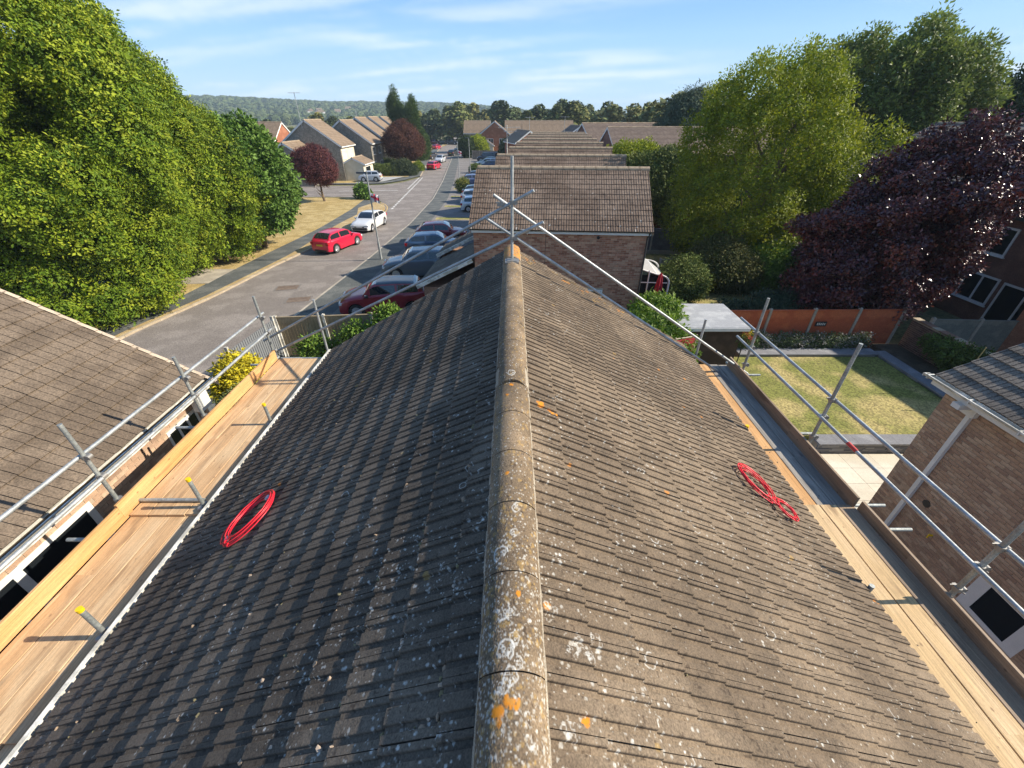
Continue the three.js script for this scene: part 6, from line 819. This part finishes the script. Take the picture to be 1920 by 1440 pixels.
shrub('dark_conifer', 'low dark conifer spread in the shade behind the red-brown fence', [15.6, 0, -39.5], [[0, 2.6, 0, 2.6, 2.2, 2.0], [1.6, 2.0, 0.8, 2.0, 1.8, 1.6]], 1500, SPR.conif, G.dark, { cat: 'tree', seed: 786, opt: { size: 1.3 } });
shrub('cypress_hedge', 'clipped bright green cypress hedge in the shade of the yellow-green tree', [16.6, 0, -33.0], [[0, 2.0, 0, 1.9, 2.1, 1.4], [1.6, 1.8, 0.2, 1.5, 1.9, 1.4]], 2200, SPR.conif, [[0.06, 0.14, 0.03], [0.08, 0.17, 0.035]], { cat: 'hedge', seed: 787, opt: { tall: 1.6 } });
shrub('round_shrub', 'big rounded olive shrub beside the low grey fence', [11.9, 0, -23.6], [[0, 1.4, 0, 1.6, 1.5, 1.4], [1.2, 1.1, 0.3, 1.3, 1.2, 1.2]], 1800, SPR.fine, [[0.10, 0.11, 0.03], [0.13, 0.13, 0.035], [0.075, 0.095, 0.025]], { seed: 788, opt: { size: 1.1 } });
shrub('round_shrub', 'rounded dark green shrub next to the conservatory', [9.2, 0, -21.6], [[0, 1.1, 0, 1.3, 1.2, 1.2], [-0.9, 0.9, 0.4, 0.9, 0.9, 0.9]], 1300, SPR.fine, G.mid, { seed: 789 });
shrub('round_shrub', 'lime green leafy shrub catching the sun beside the rusty shed', [14.6, 0, -23.4], [[0, 1.2, 0, 1.2, 1.2, 1.1], [0.9, 1.4, 0.1, 0.8, 0.9, 0.8]], 1100, SPR.leafy, G.vine, { seed: 790 });
shrub('dark_shrub', 'dark shrub mass under the yellow-green tree', [18.6, 0, -22.6], [[0, 1.8, 0, 2.4, 2.0, 2.0], [-2.2, 1.2, 1.0, 1.6, 1.4, 1.4], [2.2, 1.6, 0, 2, 1.8, 1.8]], 1700, SPR.leafy, G.dark, { seed: 791, opt: { size: 1.2 } });
shrub('dark_shrub', 'dark shrubs behind the orange-brown fence', [12.4, 0, -18.0], [[0, 0.9, 0, 1.6, 0.9, 0.9], [2.2, 1.0, 0.1, 1.4, 1.0, 0.9], [-2.0, 0.6, 0, 1.1, 0.7, 0.7]], 1300, SPR.fine, [[0.05, 0.08, 0.045], [0.07, 0.105, 0.055]], { seed: 792 });
shrub('wall_climber', 'green climber covering the brick garden wall beside the shaded lawn', [16.1, 0.4, -12.4], [[0.25, 0.75, 0, 0.25, 0.6, 1.3], [0.3, 1.05, 1.8, 0.25, 0.3, 1.4], [0.25, 0.8, -1.2, 0.25, 0.4, 0.9], [0.25, 0.6, 3.0, 0.25, 0.55, 1.2]], 1000, SPR.leafy, [[0.16, 0.24, 0.05], [0.10, 0.15, 0.035], [0.07, 0.11, 0.03]], { cat: 'climbing plant', seed: 793, opt: { size: 0.6, gap: 0.4 } });
for (const [z, l] of [[-11.9, 'thin bamboo cane leaning on the wall climber, the farther one'], [-10.9, 'thin bamboo cane leaning on the wall climber, the middle one'], [-9.6, 'thin bamboo cane leaning on the wall climber, by the house corner']]) tag(new MB().tube([15.55, 0.45, z], [15.75, 2.2, z - 0.1], 0.014, 6).build('bamboo_cane', std(lin(0.42, 0.33, 0.13), 0.7), scene), l, 'garden cane');
{ const g = thing('bedding_plants', 'mixed low plants in the bed under the orange-brown fence', 'plants', [12, 0.45, -15.35]); crownInto(g, Array.from({ length: 12 }, (_, k) => [-2.6 + k * 0.48, 0.16, 0, 0.32, 0.3 + 0.2 * hash2(k, 3), 0.2]), 700, SPR.fine, LM.dull, [[0.09, 0.14, 0.05], [0.13, 0.17, 0.07], [0.06, 0.10, 0.04], [0.35, 0.33, 0.3]], { seed: 794, size: 0.6, floor: 0.02, name: 'foliage' }); stuff(g); }
for (const [x, y, z, s, l] of [[8.65, 1.75, -13.6, 796, 'hanging basket of red and yellow flowers at the shed corner'], [6.0, 1.6, -12.9, 797, 'spray of red flowers beside the climbing plant']]) { const g = thing('flower_basket', l, 'flowers', [x, y, z]); crownInto(g, [[0, 0, 0, 0.38, 0.32, 0.34]], 90, SPR.fine, LM.dull, [[0.07, 0.12, 0.03], [0.1, 0.15, 0.04]], { seed: s, size: 0.5, name: 'foliage', floor: -9 }); crownInto(g, [[0, 0.1, 0.08, 0.32, 0.26, 0.3]], 40, SPR.fine, LM.dull, s === 796 ? [[0.6, 0.03, 0.06], [0.6, 0.03, 0.06], [0.65, 0.5, 0.03]] : [[0.62, 0.03, 0.05]], { seed: s + 4, size: 0.3, name: 'flowers', floor: -9 }); const b = new MB(); for (let k = 0; k < 8; k++) { const a = k / 8 * 6.283; b.tube([Math.cos(a) * 0.02, -0.3, Math.sin(a) * 0.02], [Math.cos(a) * 0.2, -0.05, Math.sin(a) * 0.2], 0.008, 4); } b.tube([0, -y + 0.0, 0], [0, -0.3, 0], 0.02, 6); b.build('stand', M.black, g); }
// ---------------------------------------------------------------- woodland belt behind the street, then wooded hills
const beltProto = [820, 821, 822].map((s, i) => { const g = new THREE.Group(), m = new MB(), r = rngOf(s), lobes = lobeSet(4.2, 2.6, 11, 6, s, t => Math.pow(1 - Math.pow(t, 2.6), 0.5)), n = 1500; const col = [[0.13, 0.165, 0.04], [0.165, 0.19, 0.05], [0.085, 0.125, 0.04]][i]; let k = 0; while (k < n) { const L = lobes[Math.floor(r() * lobes.length)], d = new THREE.Vector3(r() * 2 - 1, r() * 2 - 1, r() * 2 - 1); if (d.lengthSq() > 1) continue; d.normalize(); const b = (0.78 + 0.45 * fbm(d.x * 4 + s, d.y * 4 + d.z * 3 + s, 3)) * (1 - 0.35 * r() * r()), p = [L[0] + d.x * L[3] * b * 1.1, L[1] + d.y * L[4] * b, L[2] + d.z * L[5] * b * 1.1], q = 0.34 + r() * 0.3, kk = 0.7 + r() * 0.6; m.color(col[0] * kk * (1 + 0.25 * r()), col[1] * kk, col[2] * kk); const a = new THREE.Vector3(r() - 0.5, r() - 0.5, r() - 0.5).normalize(), u = a.clone().cross(new THREE.Vector3(0.3, 1, 0.2)).normalize(), v = (x, y) => [p[0] + a.x * x + u.x * y, p[1] + a.y * x + u.y * y, p[2] + a.z * x + u.z * y]; m.tri(v(-q, 0), v(0, q * 0.6), v(q, 0)); m.tri(v(-q, 0), v(q, 0), v(0, -q * 0.6)); k++; } return [m.geo(), s]; });
const beltMat = std(0xffffff, 0.9, { vertexColors: true, side: THREE.DoubleSide }), beltTrunk = (() => { const m = new MB(); m.tube([0, -0.2, 0], [0, 5, 0], 0.25, 7, 0.12); for (let k = 0; k < 5; k++) m.tube([0, 2.4 + k * 0.5, 0], [Math.cos(k * 2.2) * 2, 5 + k * 0.7, Math.sin(k * 2.2) * 2], 0.1, 5, 0.04); return m.geo(); })();
const tint = [[1, 1, 1], [1.25, 1.15, 1.1], [0.8, 0.85, 0.9]].map(c => { const m = beltMat.clone(); m.color = lin(...c); return m; });
{
  const r = rngOf(830); const bt = (x, z, s, i) => { const g = thing('belt_tree', 'leafy tree in the woodland belt behind the houses at the street end', 'tree', [x, 0, z], r() * 6.283, 'woodland belt trees'); g.scale.set(s * rr(1.15, 1.75, r), s * 0.96, s * rr(1.1, 1.6, r)); mesh('trunk', beltTrunk, bark, g); mesh('crown', beltProto[i][0], tint[Math.floor(r() * 3)], g).userData.kind = 'stuff'; };
  for (let k = 0; k < 46; k++) { const t = k / 45, x = mix(-70, 62, t) + rr(-2, 2, r), z = -192 + rr(-16, 16, r) + 30 * Math.abs(t - 0.5); bt(x, z, rr(0.9, 1.2, r) * mix(0.72, 1, sstep(-50, -15, x)), Math.floor(r() * 3)); }
  for (let k = 0; k < 16; k++) { const x = mix(6, 66, k / 15) + rr(-2, 2, r), z = -150 + rr(-12, 12, r) + x * 0.6; bt(x, z, rr(0.85, 1.15, r), Math.floor(r() * 3)); }
  for (let k = 0; k < 14; k++) { const x = -34 - k * 7.5 + rr(-3, 3, r), z = -165 + rr(-18, 18, r); bt(x, z, rr(0.5, 0.72, r), Math.floor(r() * 3)); }
  for (const [x, z, s] of [[46, -62, 1.0], [54, -70, 1.1], [38, -86, 1.15], [48, -95, 1.1], [30, -92, 1.05], [58, -55, 1.0]]) bt(x, z, s, Math.floor(r() * 3));
  for (const [x, z, s] of [[-34, -52, 0.5], [-44, -60, 0.7], [-52, -74, 0.75], [-64, -84, 0.8], [-38, -40, 0.8], [-30, -34, 0.8]]) bt(x, z, s, Math.floor(r() * 3));
}
{
  const hill = (x, z) => { const a = Math.atan2(x, -z), ridge = 37 + 12 * (fbm(a * 5 + 3.2, 2, 3) - 0.5) * 2 * 0.55 + 5 * Math.sin(a * 9 + 1.0), d = Math.hypot(x, z); return ridge * sstep(620, 1350, d) * (0.22 + 0.78 * sstep(0.12, -0.22, a)) * (1 + 0.2 * (fbm(x * 0.006, z * 0.006, 3) - 0.5)); };
  const m = new MB(), NA = 90, ND = 26, P = (i, j) => { const a = mix(-1.5, 0.7, i / NA), d = mix(560, 1700, j / ND); const x = Math.sin(a) * d, z = -Math.cos(a) * d; return [x, hill(x, z) - 0.5, z]; }; for (let i = 0; i < NA; i++) for (let j = 0; j < ND; j++) m.quad(P(i, j), P(i + 1, j), P(i + 1, j + 1), P(i, j + 1)); struct(m.build('hills', noisy([[0.06, 0.085, 0.03], [0.09, 0.11, 0.04]], 60, 1, { seed: 840 }), scene));
  const cg = (() => { const q = new MB(), r = rngOf(841); for (let k = 0; k < 60; k++) { const d = new THREE.Vector3(r() * 2 - 1, r() * 1.4 - 0.35, r() * 2 - 1).normalize(), b = 0.8 + 0.35 * r(), p = d.clone().multiplyScalar(b), s = 0.42; const a = new THREE.Vector3(r() - 0.5, r() - 0.5, r() - 0.5).normalize(), u = d.clone().cross(a).normalize(), w = d.clone().multiplyScalar(0.4).add(u.clone().cross(d)).normalize(); const v = (x, y) => [p.x + u.x * x + w.x * y, p.y + u.y * x + w.y * y, p.z + u.z * x + w.z * y]; q.tri(v(-s, -s * 0.6), v(s, -s * 0.6), v(0, s)); } return q.geo(); })();
  const n = 16000, im = new THREE.InstancedMesh(cg, std(0xffffff, 1, { side: THREE.DoubleSide }), n), r = rngOf(842), M4 = new THREE.Matrix4(), c = new THREE.Color(); let k = 0; for (; k < n; k++) { const a = mix(-1.35, 0.45, r()), d = mix(640, 1500, Math.pow(r(), 0.7)), x = Math.sin(a) * d, z = -Math.cos(a) * d, s = rr(3.4, 6.5, r); M4.compose(new THREE.Vector3(x, hill(x, z) + s * 0.6, z), new THREE.Quaternion().setFromAxisAngle(new THREE.Vector3(0, 1, 0), r() * 6.28), new THREE.Vector3(s, s * rr(0.8, 1.15, r), s)); im.setMatrixAt(k, M4); const q = r(), kk = rr(0.75, 1.2, r); c.setRGB(mix(0.055, 0.10, q) * kk, mix(0.085, 0.125, q) * kk, mix(0.028, 0.04, q) * kk); im.setColorAt(k, c); }
  im.name = 'woodland'; tag(stuff(im), 'distant woodland covering the low hills on the horizon', 'woodland'); scene.add(im);
  const rv = rngOf(845); for (let q = 0; q < 6; q++) { const a = mix(-0.40, -0.30, rv()), d = mix(820, 960, rv()), x = Math.sin(a) * d, z = -Math.cos(a) * d, y = hill(x, z) + 3; const g = thing('hillside_house', 'tiny pale house among the trees on the far hillside', 'house', [x, y, z], rv() * 3, 'pale houses on the far hillside'); new MB().box(-6, 0, -4, 6, 5, 4).build('wall', M.white, g); new MB().prism([[-6.5, 5], [6.5, 5], [0, 9]], -4.5, 4.5).build('roof', farTile, g); }
}
scene.fog = new THREE.FogExp2(lin(0.62, 0.78, 0.92), 0.00032);
renderer.render(scene, camera);
